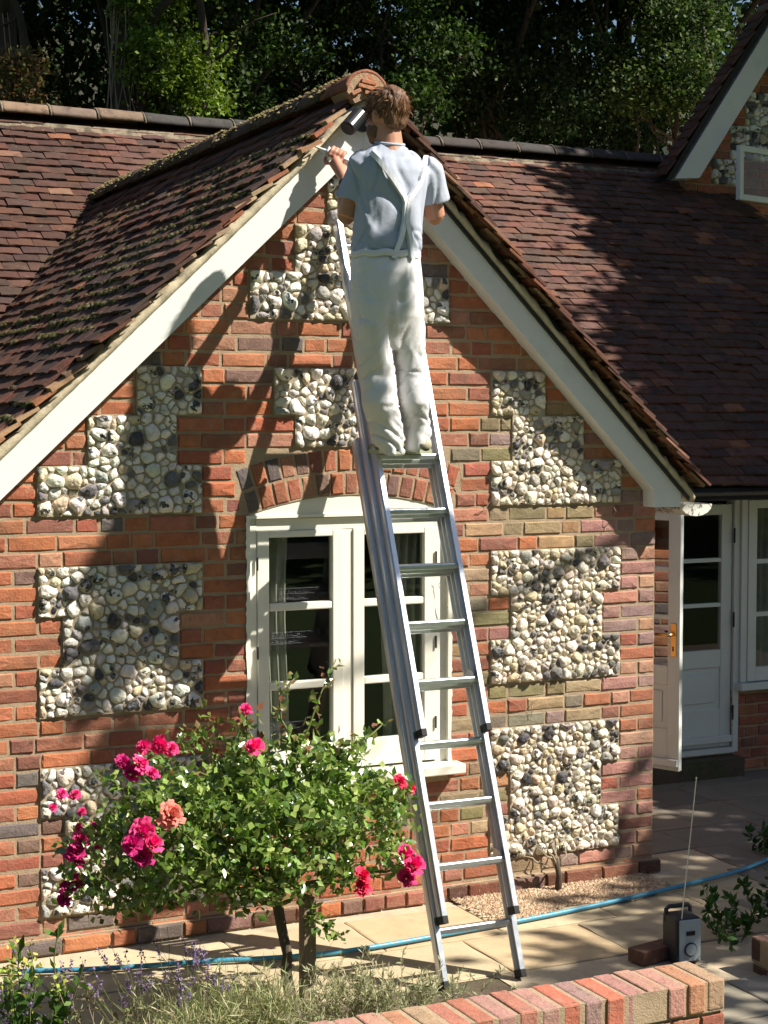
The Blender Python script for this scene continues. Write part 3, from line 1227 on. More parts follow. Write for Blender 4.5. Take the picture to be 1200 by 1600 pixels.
def lay_tiles(P, origin, ex, es, rows, gauge, x0f, x1f, keep, w=.166, lift=.036, hot=.03, palette=TILE_C, rough=1.0, dark_left=False):
    M3 = frame(ex, es)
    n = np.array(M3.col[2])
    ex, es, origin = np.array(M3.col[0]), np.array(M3.col[1]), np.array(origin)
    for r in range(rows):
        s = r * gauge
        a, b = x0f(s), x1f(s)
        x = a + (0 if r % 2 else -w / 2)
        sag = .006 * math.sin(r * .9)
        while x < b:
            ww = w + random.uniform(-.003, .003)
            xc_ = x + ww / 2
            x += ww
            if r % 2 == 0 and xc_ < a + w * .25:
                xc_ = a + w * .25
                sc = .5
            else:
                sc = 1.0
            c = origin + ex * xc_ + es * (s + random.uniform(-.006, .006) * rough) + n * (lift + random.uniform(-.003, .004) * rough + sag * .5)
            if not keep(c):
                continue
            tilt = -lift / .27 * 1.0 + random.uniform(-.02, .02) * rough
            R = M3 @ Matrix.Rotation(tilt, 3, 'X') @ Matrix.Rotation(random.uniform(-.012, .012) * rough, 3, 'Z') @ Matrix.Rotation(random.uniform(-.012, .012) * rough, 3, 'Y')
            V, F = random.choice(TILES)
            cc = jitter(random.choice(TILE_HOT) if random.random() < hot else random.choice(palette), .18)
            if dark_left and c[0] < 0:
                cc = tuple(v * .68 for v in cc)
            if sc != 1:
                V = V * np.array([sc, 1, 1])
            P.add(V, F, TR(*c, R), cc, area_weight(c, .16, .1, []))


# gable roof -----------------------------------------------------
TOPV = .085                                  # roof plane lies this far above the bargeboard edge
RX, RZ = AP[0], AP[1] + TOPV + .005
gr = empty('gable_roof', (0, 0, 0), cottage)
gr.location = Vector((-XC, -.9, 0))
EZ, EY, MS = 1.95, 1.60, .75                 # main roof: eaves height, eaves depth, slope
main_z = lambda y: EZ + MS * (y - EY)
valley_y = lambda z: EY + (z - EZ) / MS


def gable_z(x):
    return RZ - (SL * (RX - x) if x < RX else SR * (x - RX))


for side, s in ((-1, SL), (1, SR)):
    xe = -2.25 if side < 0 else 1.755
    ze = gable_z(xe)
    d = MB()
    yv0, yv1 = valley_y(ze) + .1, valley_y(RZ) + .1
    d.add([(xe, -.09, ze - .01), (RX, -.09, RZ - .01), (RX, yv1, RZ - .01), (xe, yv0, ze - .01),
           (xe, -.09, ze - .03), (RX, -.09, RZ - .03), (RX, yv1, RZ - .03), (xe, yv0, ze - .03)],
          [(0, 1, 2, 3), (7, 6, 5, 4), (0, 4, 5, 1), (1, 5, 6, 2), (2, 6, 7, 3), (3, 7, 4, 0)])
    d.build('roof_deck', M['iron'], gr)
    th = math.atan(s)
    es = (math.cos(th) * -side, 0, math.sin(th))
    if side < 0:
        ex, o = (0, -1, 0), (xe, 0, ze)
    else:
        ex, o = (0, 1, 0), (xe, 0, ze)
    slope = math.hypot(xe - RX, RZ - ze)
    rows = int((slope - .03) / .1)
    gt = Pieces('roof_tile', gr, 'tile', 'small_roof_tiles', limit=300 if side < 0 else 34)
    VY = .162 if side < 0 else .215
    zs = lambda q: ze + q * math.sin(th)
    if side < 0:
        lay_tiles(gt, o, ex, es, rows, .1, lambda q: -(valley_y(zs(q)) + .12), lambda q: VY - .08, lambda c: True, hot=.035, rough=1.6,
                  palette=[(.10, .05, .036), (.12, .056, .04), (.085, .048, .038), (.14, .06, .04), (.07, .045, .038)])
    else:
        lay_tiles(gt, o, ex, es, rows, .1, lambda q: -VY, lambda q: min(1.2, valley_y(zs(q)) + .1), lambda c: True, hot=.3, rough=.8)
    gt.done()
    # undercloak: the row of tile ends bedded in the verge mortar
    for r in range(rows - 1):
        q = r * .1 + random.uniform(-.012, .012)
        V, F = random.choice(TILES)
        c = np.array(o) + np.array(es) * q
        R = frame(ex, es) @ Matrix.Rotation(random.uniform(-.30, -.12) if side < 0 else random.uniform(-.16, -.10), 3, 'X') @ Matrix.Rotation(random.uniform(-.08, .08), 3, 'Y') @ Matrix.Rotation(random.uniform(-.05, .05), 3, 'Z')
        nrm = np.array(frame(ex, es).col[2])
        c = c + nrm * random.uniform(.020, .034) + np.array([0, -.082 + random.uniform(-.022, .012), 0])
        obj('verge_tile', mk_mesh('verge_tile', V * np.array([1, .66, 1.4]), F, M['tile_object']), gr, mw=TR(*c, R),
            color=jitter(random.choice([(.32, .17, .09), (.38, .24, .14), (.30, .12, .06), (.36, .26, .16), (.20, .12, .08)])))

# gable ridge: half-round tiles running back into the main roof
def ridge_tile(L_, r, th=.016, n=12, a0=-1.45, a1=1.45, drop=0):
    V, F = [], []
    for k, (yy, rr) in enumerate(((0, r), (.02, r), (L_ - .02, r - .006), (L_, r - .006), (L_, r - th - .006), (0, r - th))):
        for i in range(n + 1):
            a = a0 + (a1 - a0) * i / n
            V.append((math.sin(a) * rr, yy, math.cos(a) * rr + random.uniform(-.002, .002)))
    m_ = n + 1
    for k in range(6):
        for i in range(n):
            F.append((k * m_ + i, k * m_ + i + 1, ((k + 1) % 6) * m_ + i + 1, ((k + 1) % 6) * m_ + i))
    F += [tuple(k * m_ for k in range(6)), tuple(k * m_ + n for k in range(5, -1, -1))]
    return np.array(V), F


yend = valley_y(RZ) - .02
y = -.138
k = 0
while y < yend:
    V, F = ridge_tile(.318, .115)
    c = (.24, .10, .06) if k == 0 else random.choice([(.10, .07, .045), (.12, .08, .05), (.09, .06, .045)])
    obj('ridge_tile', mk_mesh('ridge_tile', V, F, M['tile_object'], True), gr,
        mw=TR(RX, y, RZ - .032 + random.uniform(-.004, .004), Matrix.Rotation(random.uniform(-.012, .012), 3, 'Z')), color=c)
    y += .308
    k += 1
# mortar and tile slips closing the end of the ridge
e = MB()
prof = [(RX + math.sin(a) * .102, RZ - .032 + math.cos(a) * .102) for a in np.linspace(-1.5, 1.5, 14)]
e.prism(prof + [(RX + .06, RZ - .075), (RX, RZ - .045), (RX - .06, RZ - .075)], 'y', -.140, .05)
e.build('ridge_end_mortar', M['end_mortar'], gr)
for dx, dz, w, rot in ((.005, .030, .075, .12), (.0, .006, .10, .15), (.01, -.022, .055, .2), (-.06, -.02, .05, -.5), (.068, -.03, .05, .7)):
    t = MB()
    t.box((-w / 2, -.156, -.009), (w / 2, -.12, .009), TR(RX + dx, 0, RZ + dz - .005, Matrix.Rotation(rot, 3, 'Y')))
    t.build('tile_slip', M['brick_object'], gr, bevel=.002, color=jitter((.44, .20, .11)))

# moss and lichen along the tile edges of the left slope
V, F, C = [], [], []
th = math.atan(SL)
es = np.array([math.cos(th), 0, math.sin(th)])
nr = np.array([-math.sin(th), 0, math.cos(th)])
blob = np.array([(0, 0, 1), (1, 0, .2), (.3, .95, .1), (-.8, .6, .25), (-.8, -.6, .1), (.3, -.95, .2)])
xe, ze = -2.25, gable_z(-2.25)
for _ in range(9000):
    r = random.randint(2, 25)
    q = r * .1
    z = ze + q * math.sin(th)
    y = random.uniform(-.14, valley_y(z))
    d = float(vnoise(np.array([y * 1.3, q * 2.2, 3.1]), 11)) * .6 + .4 * float(vnoise(np.array([y * 6, q * 6, 1.1]), 12))
    d += .3 * max(0, 1 - abs(y - .35) / .8) + (.25 if r > 22 else 0)
    if d < .22:
        continue
    s = random.uniform(.006, .018)
    P = np.array([xe, y, ze]) + es * (q + random.uniform(-.012, .02)) + nr * (.026 + random.uniform(-.012, .006))
    B3 = np.stack([es, np.array([0, 1, 0]), nr], 1)
    n = len(V)
    V += list(P + (blob * s * np.array([1, 1.3, .8])) @ B3.T)
    F += [tuple(i + n for i in f) for f in bf]
    C += [random.choice([(.14, .11, .04), (.18, .14, .06), (.10, .085, .035), (.22, .19, .09), (.12, .12, .04)])] * 6
for _ in range(900):                                    # along the ridge
    y = random.uniform(-.05, yend)
    a = random.uniform(-1.5, .2)
    s = random.uniform(.006, .016)
    P = np.array([RX + math.sin(a) * .114, y, RZ - .032 + math.cos(a) * .114])
    if float(vnoise(np.array([y * 5, a * 2, 9]), 13)) < -.1:
        continue
    n = len(V)
    V += list(P + blob * s)
    F += [tuple(i + n for i in f) for f in bf]
    C += [random.choice([(.14, .11, .045), (.12, .10, .05), (.2, .17, .08)])] * 6
o = obj('moss', mk_mesh('moss', V, F, M['moss'], True, np.array(C)), gr)
o['kind'] = 'stuff'

# main roof ------------------------------------------------------
mr = empty('main_roof', (0, 0, 0), cottage)
mr.location = Vector((-XC, -.9, 0))
RY, REND = 5.13, 5.62
RIDGE_Z = main_z(RY)
d = MB()
d.prism([(EY + .02, main_z(EY + .02) - .012), (RY, RIDGE_Z - .012), (RY + 3.0, RIDGE_Z - 2.3), (RY + 3.0, RIDGE_Z - 2.34), (RY, RIDGE_Z - .05), (EY + .02, main_z(EY + .02) - .05)], 'x', -4.5, REND)
d.build('roof_deck', M['iron'], mr)
th = math.atan(MS)
es = (0, math.cos(th), math.sin(th))
rows = int(math.hypot(RY - EY, RIDGE_Z - EZ) / .1)
mt_ = Pieces('roof_tile', mr, 'tile', 'small_roof_tiles')
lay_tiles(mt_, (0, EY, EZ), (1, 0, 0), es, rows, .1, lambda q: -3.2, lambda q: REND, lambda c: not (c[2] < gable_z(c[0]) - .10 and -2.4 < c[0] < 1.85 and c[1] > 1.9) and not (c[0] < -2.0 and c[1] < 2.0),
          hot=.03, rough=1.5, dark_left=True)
mt_.done()
x = -3.2
while x < REND - .1:
    L_ = .36
    V, F = ridge_tile(L_ - .012, .13, a0=-1.25, a1=1.25)
    V = np.stack([V[:, 1], -V[:, 0], V[:, 2]], 1)
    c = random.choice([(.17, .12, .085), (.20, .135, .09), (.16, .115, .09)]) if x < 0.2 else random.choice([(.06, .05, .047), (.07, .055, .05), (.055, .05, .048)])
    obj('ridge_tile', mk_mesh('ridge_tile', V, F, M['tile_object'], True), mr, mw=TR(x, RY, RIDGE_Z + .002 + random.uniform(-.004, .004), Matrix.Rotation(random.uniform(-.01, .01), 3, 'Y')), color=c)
    j = MB()
    P = [(x + L_ - .006, RY - math.sin(a) * .128, RIDGE_Z + math.cos(a) * .128) for a in np.linspace(-1.2, 1.3, 9)]
    j.tube(P, [random.uniform(.006, .012) for _ in P], 6)
    j.build('ridge_joint', M['old_mortar'], mr, smooth=True)
    x += L_
# mortar bedding under the ridge
b = MB()
V, F = [], []
n = 160
for i in range(n + 1):
    x = -3.2 + (REND + 3.2) * i / n
    w = .135 + .02 * random.random()
    V += [(x, RY - w, RIDGE_Z - w * MS + .03), (x, RY - .09, RIDGE_Z - .02), (x, RY - .09, RIDGE_Z - .12)]
for i in range(n):
    F += [(3 * i + k, 3 * i + (k + 1) % 3, 3 * i + 3 + (k + 1) % 3, 3 * i + 3 + k) for k in range(3)]
b.add(V, F)
b.build('ridge_bedding', M['old_mortar'], mr)

# gutter of the main range, gutter stub at the gable
g = MB()
A = np.linspace(-math.pi / 2, math.pi / 2, 9)
prof = [(EY - .05 + .055 * math.sin(a), 1.93 - .055 * math.cos(a)) for a in A] + [(EY - .05 + .047 * math.sin(a), 1.932 - .047 * math.cos(a)) for a in A[::-1]]
g.prism(prof, 'x', 1.9, REND)
g.build('gutter', M['black_metal'], cottage, smooth=False)
g = MB()
gx, gz, gr_ = 1.80, 1.952, .10
prof = [(gx + gr_ * math.sin(a), gz - .62 * gr_ * math.cos(a)) for a in A] + [(gx + gr_ * .93 * math.sin(a), gz + .003 - .54 * gr_ * math.cos(a)) for a in A[::-1]]
g.prism(prof, 'y', -.05, 1.5)
g.prism([(gx + gr_ * math.sin(a), gz - .62 * gr_ * math.cos(a)) for a in A], 'y', -.056, -.05)
g.build('gable_gutter', M['old_paint'], cottage)

# ------------------------------------------------------------------ main front wall with doors and side window
mw_ = empty('main_wall', (0, 0, 0), cottage)
mw_.location = Vector((-XC, -.9, 0))
DX0, DX1, DZ0, DZ1 = 2.35, 3.50, .19, 1.86
WN0, WNZ = 3.54, .62
mb = MB()
mb.box((CORNER, MAINY + .008, 0), (DX0, MAINY + .2, 1.95))
mb.box((DX0, MAINY + .008, 0), (DX1, MAINY + .2, DZ0 - .04))
mb.box((DX1, MAINY + .008, 0), (REND, MAINY + .2, WNZ - .05))
mb.box((4.9, MAINY + .008, WNZ - .05), (REND, MAINY + .2, 1.95))
mb.build('mortar', M['mortar'], mw_)
wb = Pieces('brick', mw_, 'brick', 'small_bricks', limit=120)
for c in range(0, 26):
    segs = [(CORNER + .01, REND)]
    zt = cz(c) + CH
    if zt > DZ0 - .05:
        segs = subtract(segs, DX0, DX1)
    if zt > WNZ - .05:
        segs = subtract(segs, DX1, 4.9)
    for bx, bz, w in course(segs, cz(c), .064, c):
        V, F = brick_geo(w, .063)
        wb.add(V, F, TR(bx, MAINY, bz), jitter(random.choice(RED[:6])), area_weight((bx, MAINY, bz), w, .06, [(0, 1022, 0, 1600)]))
wb.done()
st = MB()
st.box((DX0 - .02, MAINY - .12, .0), (DX1 + .02, MAINY + .006, DZ0 - .06))
st.build('door_step', M['soil'], cottage)


def door_leaf(parent, M4, w, hand):
    """leaf in its own frame: x 0..w from the hinge, z 0..h, face to -y"""
    h = DZ1 - DZ0 - .03
    def B(name, lo, hi, mat, bev=.004):
        b = MB()
        b.box(lo, hi, M4)
        return b.build(name, mat, parent, bevel=bev)
    s = .085
    pm = M['grey_paint']
    B('stile', (0, 0, 0), (s, .04, h), pm)
    B('stile', (w - s, 0, 0), (w, .04, h), pm)
    B('rail', (s, .001, 0), (w - s, .039, .26), pm)
    B('rail', (s, .001, .54), (w - s, .039, .66), pm)
    B('rail', (s, .001, h - .07), (w - s, .039, h), pm)
    z0, z1 = .66, h - .07
    for k in (1, 2):
        zz = z0 + (z1 - z0) * k / 3
        B('glazing_bar', (s, .004, zz - .014), (w - s, .036, zz + .014), pm)
    for k in range(3):
        a, b = z0 + (z1 - z0) * k / 3, z0 + (z1 - z0) * (k + 1) / 3
        B('pane', (s, .018, a + (.014 if k else 0)), (w - s, .022, b - (.014 if k < 2 else 0)), M['glass_mirror'] if hand else M['glass_clear'], 0)
    B('door_panel', (s, .012, .26), (w - s, .028, .54), pm, 0)
    B('panel_field', (s + .04, .004, .30), (w - s - .04, .012, .50), pm)
    B('weather_bar', (0.002, -.03, .03), (w - .002, -.001, .075), pm)


fd = empty('french_door', (0, 0, 0), cottage)
fd.location = Vector((-XC, -.9, 0))
db = MB()
db.box((DX0 - .05, MAINY - .01, DZ0 - .04), (DX0 - .002, MAINY + .09, DZ1 + .06))
db.box((DX1 + .002, MAINY - .01, DZ0 - .04), (DX1 + .045, MAINY + .09, DZ1 + .06))
db.box((DX0 - .002, MAINY - .008, DZ1), (DX1 + .002, MAINY + .088, DZ1 + .06))
db.box((DX0 - .002, MAINY - .03, DZ0 - .04), (DX1 + .002, MAINY + .088, DZ0 - .005))
db.build('door_frame', M['grey_paint'], fd)
lw = (DX1 - DX0) / 2
door_leaf(fd, TR(DX0 + lw, MAINY + .012, DZ0), lw - .004, False)
for hz in (.42, 1.05, 1.62):
    h = MB()
    h.tube([(DX1 - .002, MAINY - .012, hz - .05), (DX1 - .002, MAINY - .012, hz + .05)], .007, 8)
    h.build('hinge', M['iron'], fd)
od = empty('open_door', (0, 0, 0), cottage)
od.location = Vector((-XC, -.9, 0))
FE = at(1062, 1000, 1.27)
hinge = np.array([DX0 + .02, MAINY - .01, 0])
dv = np.array([FE[0], 1.27, 0]) - hinge
lwid = float(np.linalg.norm(dv))
ang = math.atan2(dv[1], dv[0])
M4 = TR(hinge[0], hinge[1], DZ0 + .01, Matrix.Rotation(ang, 3, 'Z'))
door_leaf(od, M4, lwid, True)
hd = MB()
hd.box((lwid - .062, -.008, .72), (lwid - .022, -.001, .93), M4)
hd.build('handle_plate', M['brass'], od, bevel=.003)
hd = MB()
pts = [M4 @ Vector(p) for p in ((lwid - .042, -.005, .86), (lwid - .042, -.05, .86), (lwid - .06, -.058, .86), (lwid - .16, -.055, .862))]
hd.tube([tuple(p) for p in pts], [.011, .010, .009, .007], 8)
hd.build('door_handle', M['brass'], od, smooth=True)
kh = MB()
kh.box((lwid - .047, -.0095, .755), (lwid - .037, -.0078, .785), M4)
kh.build('keyhole', M['iron'], od)

sw = empty('side_window', (0, 0, 0), cottage)
sw.location = Vector((-XC, -.9, 0))
fy = MAINY - .03
b = MB()
b.box((WN0 + .007, fy, WNZ), (WN0 + .055, fy + .1, 1.93))
b.box((4.84, fy, WNZ), (4.9, fy + .1, 1.93))
b.box((WN0 + .055, fy + .001, 1.86), (4.84, fy + .099, 1.93))
b.build('window_frame', M['grey_paint'], sw)
b = MB()
b.box((WN0 - .02, fy - .05, WNZ - .05), (4.93, fy + .1, WNZ - .002))
b.build('sill', M['grey_paint'], sw, bevel=.005)
for x0, x1 in ((WN0 + .058, 4.20), (4.205, 4.838)):
    b = MB()
    y0, y1 = fy - .008, fy + .04
    b.box((x0, y0, WNZ + .004), (x0 + .07, y1, 1.857))
    b.box((x1 - .07, y0, WNZ + .004), (x1, y1, 1.857))
    b.box((x0 + .07, y0 + .001, WNZ + .004), (x1 - .07, y1, WNZ + .10))
    b.box((x0 + .07, y0 + .001, 1.80), (x1 - .07, y1, 1.857))
    b.build('casement', M['grey_paint'], sw, bevel=.004)
    for k in (1, 2):
        zz = WNZ + .10 + (1.80 - WNZ - .10) * k / 3
        g = MB()
        g.box((x0 + .071, y0 + .003, zz - .016), (x1 - .071, y1 - .004, zz + .016))
        g.build('glazing_bar', M['grey_paint'], sw, bevel=.003)
    for k in range(3):
        za, zb = (WNZ + .10 + (1.80 - WNZ - .10) * q / 3 for q in (k, k + 1))
        g = MB()
        g.box((x0 + .07, fy + .012, za + .016 * (k > 0)), (x1 - .07, fy + .016, zb - .016 * (k < 2)))
        g.build('pane', M['glass_clear'], sw)
obj('curtain', curtain(WN0 + .18, WN0 + .62, .55, 1.9, MAINY + .3, 7), sw)
rm = MB()
a, b = (1.7, MAINY + .201, 0), (5.5, MAINY + 2.5, 2.0)
rm.add([(a[0], a[1], a[2]), (b[0], a[1], a[2]), (b[0], b[1], a[2]), (a[0], b[1], a[2]), (a[0], a[1], b[2]), (b[0], a[1], b[2]), (b[0], b[1], b[2]), (a[0], b[1], b[2])],
       [(0, 1, 2, 3), (7, 6, 5, 4), (1, 5, 6, 2), (2, 6, 7, 3), (3, 7, 4, 0)])
rm.build('room', M['room'], cottage)

# ------------------------------------------------------------------ taller house behind, top right
house = tag(empty('house', (7.2, 4.8, 0)), 'taller brick and flint house with steep white bargeboard behind the cottage roof', 'house')
HY = 4.78
hx0, hz0, hs = 4.93, 4.44, 1.42           # foot of the bargeboard and its slope
hxa = 7.2
hza = hz0 + (hxa - hx0) * hs
mb = MB()
mb.prism([(5.15, 0), (9.25, 0), (9.25, 4.3), (hxa, hza - .25), (5.15, 4.45)], 'y', HY + .008, HY + .25)
mb.build('gable_wall', M['mortar'], house)
mb = MB()
mb.prism([(5.15, 0), (9.25, 0), (9.25, 4.3), (5.15, 4.45)], 'y', HY + .26, HY + 6)
mb.build('house_body', M['mortar'], house)
for sgn in (-1, 1):
    e0 = hxa + sgn * (hxa - hx0)
    b = MB()
    b.prism([(e0, hz0), (hxa + sgn * .001, hza), (hxa + sgn * .001, hza - .34), (e0 - sgn * .25, hz0 + .02)], 'y', HY - .16, HY + .0)
    b.build('bargeboard', M['white_paint'], house)
    b = MB()
    b.prism([(e0 + sgn * .10, hz0 - .02), (hxa + sgn * .0015, hza + .17), (hxa + sgn * .0015, hza + .05), (e0 + sgn * .05, hz0 - .02)], 'y', HY - .17, HY + .02)
    b.build('roof_slope', M['iron'], house)
    es = np.array([-sgn, 0, hs]) / math.hypot(1, hs)
    for r in range(int((hxa - hx0) * math.hypot(1, hs) / .1) + 2):
        c = np.array([e0 + sgn * .10, 0, hz0 + .0]) + es * (r * .1) + np.array([0, HY - .17, 0])
        if sgn > 0 and r > 3:
            break
        R = frame((0, -1, 0) if sgn < 0 else (0, 1, 0), es) @ Matrix.Rotation(-.13 + random.uniform(-.02, .02), 3, 'X')
        for q in range(1):
            V, F = random.choice(TILES)
            nr_ = np.array([-hs * -sgn * -1 * -1, 0, 1]) / math.hypot(1, hs)
            nr_ = np.array([sgn * hs, 0, 1]) / math.hypot(1, hs)
            cc = c + nr_ * .05 + np.array([0, q * .166 + (.03 if r % 2 else 0) + .05, 0])
            obj('roof_tile', mk_mesh('roof_tile', V, F, M['tile_object']), house, mw=TR(*cc, R), color=jitter(random.choice(TILE_C + [(.2, .15, .1)])))
HP = [(5.42, 5.75, cz(59), cz(62)), (5.62, 6.02, cz(62), cz(66)), (5.78, 6.20, cz(66), cz(70))]
hb = Pieces('brick', house, 'brick', 'small_bricks', limit=160)
for c in range(20, 80):
    z = cz(c)
    xl = max(5.63 if c < 48 else 5.16, hx0 + (z + CH - hz0 + .12) / hs)
    segs = [(xl, 8.6 if c < 62 else 7.4)]
    for a, b, z0, z1 in HP:
        if z0 - .001 < z + CH / 2 < z1:
            segs = subtract(segs, a - .005, b + .005)
    for bx, bz, w in course(segs, z, .064, c):
        V, F = brick_geo(w, .064)
        hb.add(V, F, TR(bx, HY, bz), jitter(random.choice(RED[:6])), area_weight((bx, HY, bz), w, .064, []))
hb.done()
for fx, fz, V, F, size in flints(HP, .075, lambda x, z: z + .1 < hz0 + (x - hx0) * hs - .2):
    obj('flint', mk_mesh('flint', V, F, M['flint_object'], True), house, mw=TR(fx, HY, fz), color=flint_colour())
# its casement standing open
cw = empty('casement_window', (0, 0, 0), house)
cw.location = Vector((-7.2, -4.8, 0))
P0 = at(1157, 226, HY - .45)
CB = float(at(1160, 312, HY - .45)[2])
Rm = TR(P0[0], P0[1], CB, Matrix.Rotation(math.radians(14), 3, 'Z'))
ch = float(P0[2]) - CB
b = MB()
for lo, hi in (((0, 0, 0), (.05, .045, ch)), ((.55, 0, 0), (.60, .045, ch)), ((.05, .001, ch - .05), (.55, .044, ch)), ((.05, .001, 0), (.55, .044, .05))):
    b.box(lo, hi, Rm)
b.build('window_frame', M['grey_paint'], cw, bevel=.004)
b = MB()
b.box((.05, .02, .05), (.55, .024, ch - .05), Rm)
b.build('pane', M['glass_clear'], cw)

# ------------------------------------------------------------------ spotlight on the gable apex
LP = at(553, 192, -.15)
lamp = tag(empty('wall_spotlight', (LP[0], -.1, LP[2])), 'black cylinder spotlight fixed at the apex of the white bargeboards', 'spotlight')
b = MB()
bp = at(566, 188, -.11)
b.tube([(bp[0], -.128, bp[2]), (bp[0], -.1005, bp[2])], .055, 24)
b.build('back_plate', M['black_metal'], lamp, bevel=.004, smooth=False)
b = MB()
p0, p1 = at(563, 178, -.165), at(543, 201, -.205)
d = (p1 - p0) / np.linalg.norm(p1 - p0)
b.tube([p0, p0 + d * .004, p1 - d * .002, p1], [.034, .038, .038, .036], 20)
b.build('lamp_body', M['black_metal'], lamp, smooth=False, bevel=.002)
b = MB()
b.tube([p1 + d * .0005, p1 + d * .003], .028, 18)
b.build('lens', M['black_metal'], lamp)
b = MB()
b.tube([(bp[0], -.12, bp[2]), tuple((p0 + p1) / 2)], .012, 10)
b.build('bracket', M['black_metal'], lamp)

# ------------------------------------------------------------------ ladder: three nested sections leaning on the wall
SLOPE_A = math.atan(.388)
LU = np.array([0, math.sin(SLOPE_A), math.cos(SLOPE_A)])     # up the ladder
LN = np.array([0, -math.cos(SLOPE_A), math.sin(SLOPE_A)])    # towards the climber
foot0 = np.array([-.108, -1.205, 0.012])
ladder = tag(empty('extension_ladder', tuple(foot0)), 'tall aluminium extension ladder leaning against the gable beneath the man', 'ladder')
LENG = 2.46


def lad(o, x, s, n):
    return o + np.array([x, 0, 0]) + LU * s + LN * n


SECT = []
for k, (start, width) in enumerate(((0.0, .392), (.262, .366), (1.048, .340))):
    off = .062 * k
    sec = empty('ladder_section', (0, 0, 0), ladder)
    sec.location = Vector(-foot0)
    SECT.append((start, off))
    for sx in (-1, 1):
        xo = sx * width / 2
        xi = xo - sx * .022
        # C-section stile with two grooves on the outside
        prof = [(xo, -.029), (xo - sx * .004, -.012), (xo, -.009), (xo, .009), (xo - sx * .004, .012), (xo, .029), (xi, .029), (xi, .024), (xi + sx * .015, .021), (xi + sx * .015, -.021), (xi, -.024), (xi, -.029)]
        b = MB()
        n = len(prof)
        V = [lad(foot0, p[0], start + .02, off + p[1]) for p in prof] + [lad(foot0, p[0], start + LENG, off + p[1]) for p in prof]
        b.add(V, [tuple(range(n)), tuple(range(2 * n - 1, n - 1, -1))] + [(i, i + n, (i + 1) % n + n, (i + 1) % n) for i in range(n)])
        b.build('stile', M['alu'], sec)
        f = MB()
        Mx = Matrix(((1, 0, 0), (0, LN[1], LU[1]), (0, LN[2], LU[2]))).to_4x4()
        Mx.translation = Vector(lad(foot0, (xo + xi) / 2, start, off))
        f.box((-.0135, -.0315, -.004), (.0135, .0315, .03), Mx)
        f.build('rubber_foot' if k == 0 else 'end_cap', M['rubber'], sec, bevel=.003)
    r = .235
    while r < LENG - .08:
        b = MB()
        a = [(-.015, -.012), (.015, -.014), (.015, .008), (.010, .014), (-.010, .014), (-.015, .008)]
        # D-shaped rung with a level tread
        V = []
        for xx in (-width / 2 + .012, width / 2 - .012):
            for p, q in a:
                V.append(lad(foot0, xx, start + r, off) + np.array([0, p, q]))
        n = len(a)
        b.add(V, [tuple(range(n)), tuple(range(2 * n - 1, n - 1, -1))] + [(i, i + n, (i + 1) % n + n, (i + 1) % n) for i in range(n)])
        b.build('rung', M['alu'], sec, bevel=.003)
        r += 0.262
    if k:
        for sx in (-1, 1):
            b = MB()
            Mx = Matrix(((1, 0, 0), (0, LN[1], LU[1]), (0, LN[2], LU[2]))).to_4x4()
            Mx.translation = Vector(lad(foot0, sx * (width / 2 - .03), start + .235, off - .02))
            prof = [(-.045, -.012), (.03, -.012), (.03, .03), (.0, .05), (-.03, .045), (-.045, .02)]
            V = [Mx @ Vector((xx, p, q)) for xx in (-.003, .003) for p, q in prof]
            n = len(prof)
            b.add([tuple(v) for v in V], [tuple(range(n)), tuple(range(2 * n - 1, n - 1, -1))] + [(i, i + n, (i + 1) % n + n, (i + 1) % n) for i in range(n)])
            b.build('hook_bracket', M['alu_dark'], sec)
RUNGZ = None
start, off = SECT[2]
best = None
for i in range(12):
    c = lad(foot0, 0, start + .235 + 0.262 * i, off)
    v = pix(c)[1]
    if best is None or abs(v - 729) < best[0]:
        best = (abs(v - 729), c)
RUNG = best[1]

# ------------------------------------------------------------------ the man on the ladder
person = tag(empty('person', (RUNG[0], RUNG[1] - .05, RUNG[2] + .014)), 'man in pale T-shirt and white work trousers standing on the ladder', 'person')
FZ = RUNG[2] + .0145
SY = -.63


def J(u, v, y):
    return at(u, v, y)


gun_tip, gun_end = J(486, 226, -.135), J(634, 292, -.35)
gd_ = gun_end - gun_tip
gl = float(np.linalg.norm(gd_))
gdir = gd_ / gl
handL = gun_tip + gdir * gl * .275
handR = gun_tip + gdir * gl * .93 + np.array([0, 0, -.05])
shL, shR = J(566, 262, SY + .03), J(667, 270, SY + .03)
elL, elR = J(541, 338, -.55), J(682, 340, -.56)
wrL, wrR = J(540, 283, -.30), handR + np.array([.06, -.06, -.03])
neck, head = J(609, 232, SY), J(603, 181, SY + .015)


def limb(b, pts, rad, n=12, e=None):
    P, R = [], []
    for i in range(len(pts) - 1):
        k = 5
        for t in range(k):
            s = t / k
            P.append(pts[i] * (1 - s) + pts[i + 1] * s)
            R.append(np.array(rad[i]) * (1 - s) + np.array(rad[i + 1]) * s)
    P.append(pts[-1])
    R.append(np.array(rad[-1]))
    b.tube(P, np.array(R), n, True, e)


def hring(c, rx, ry, ang=0.0):
    return (np.asarray(c, float), rx, ry, ang)


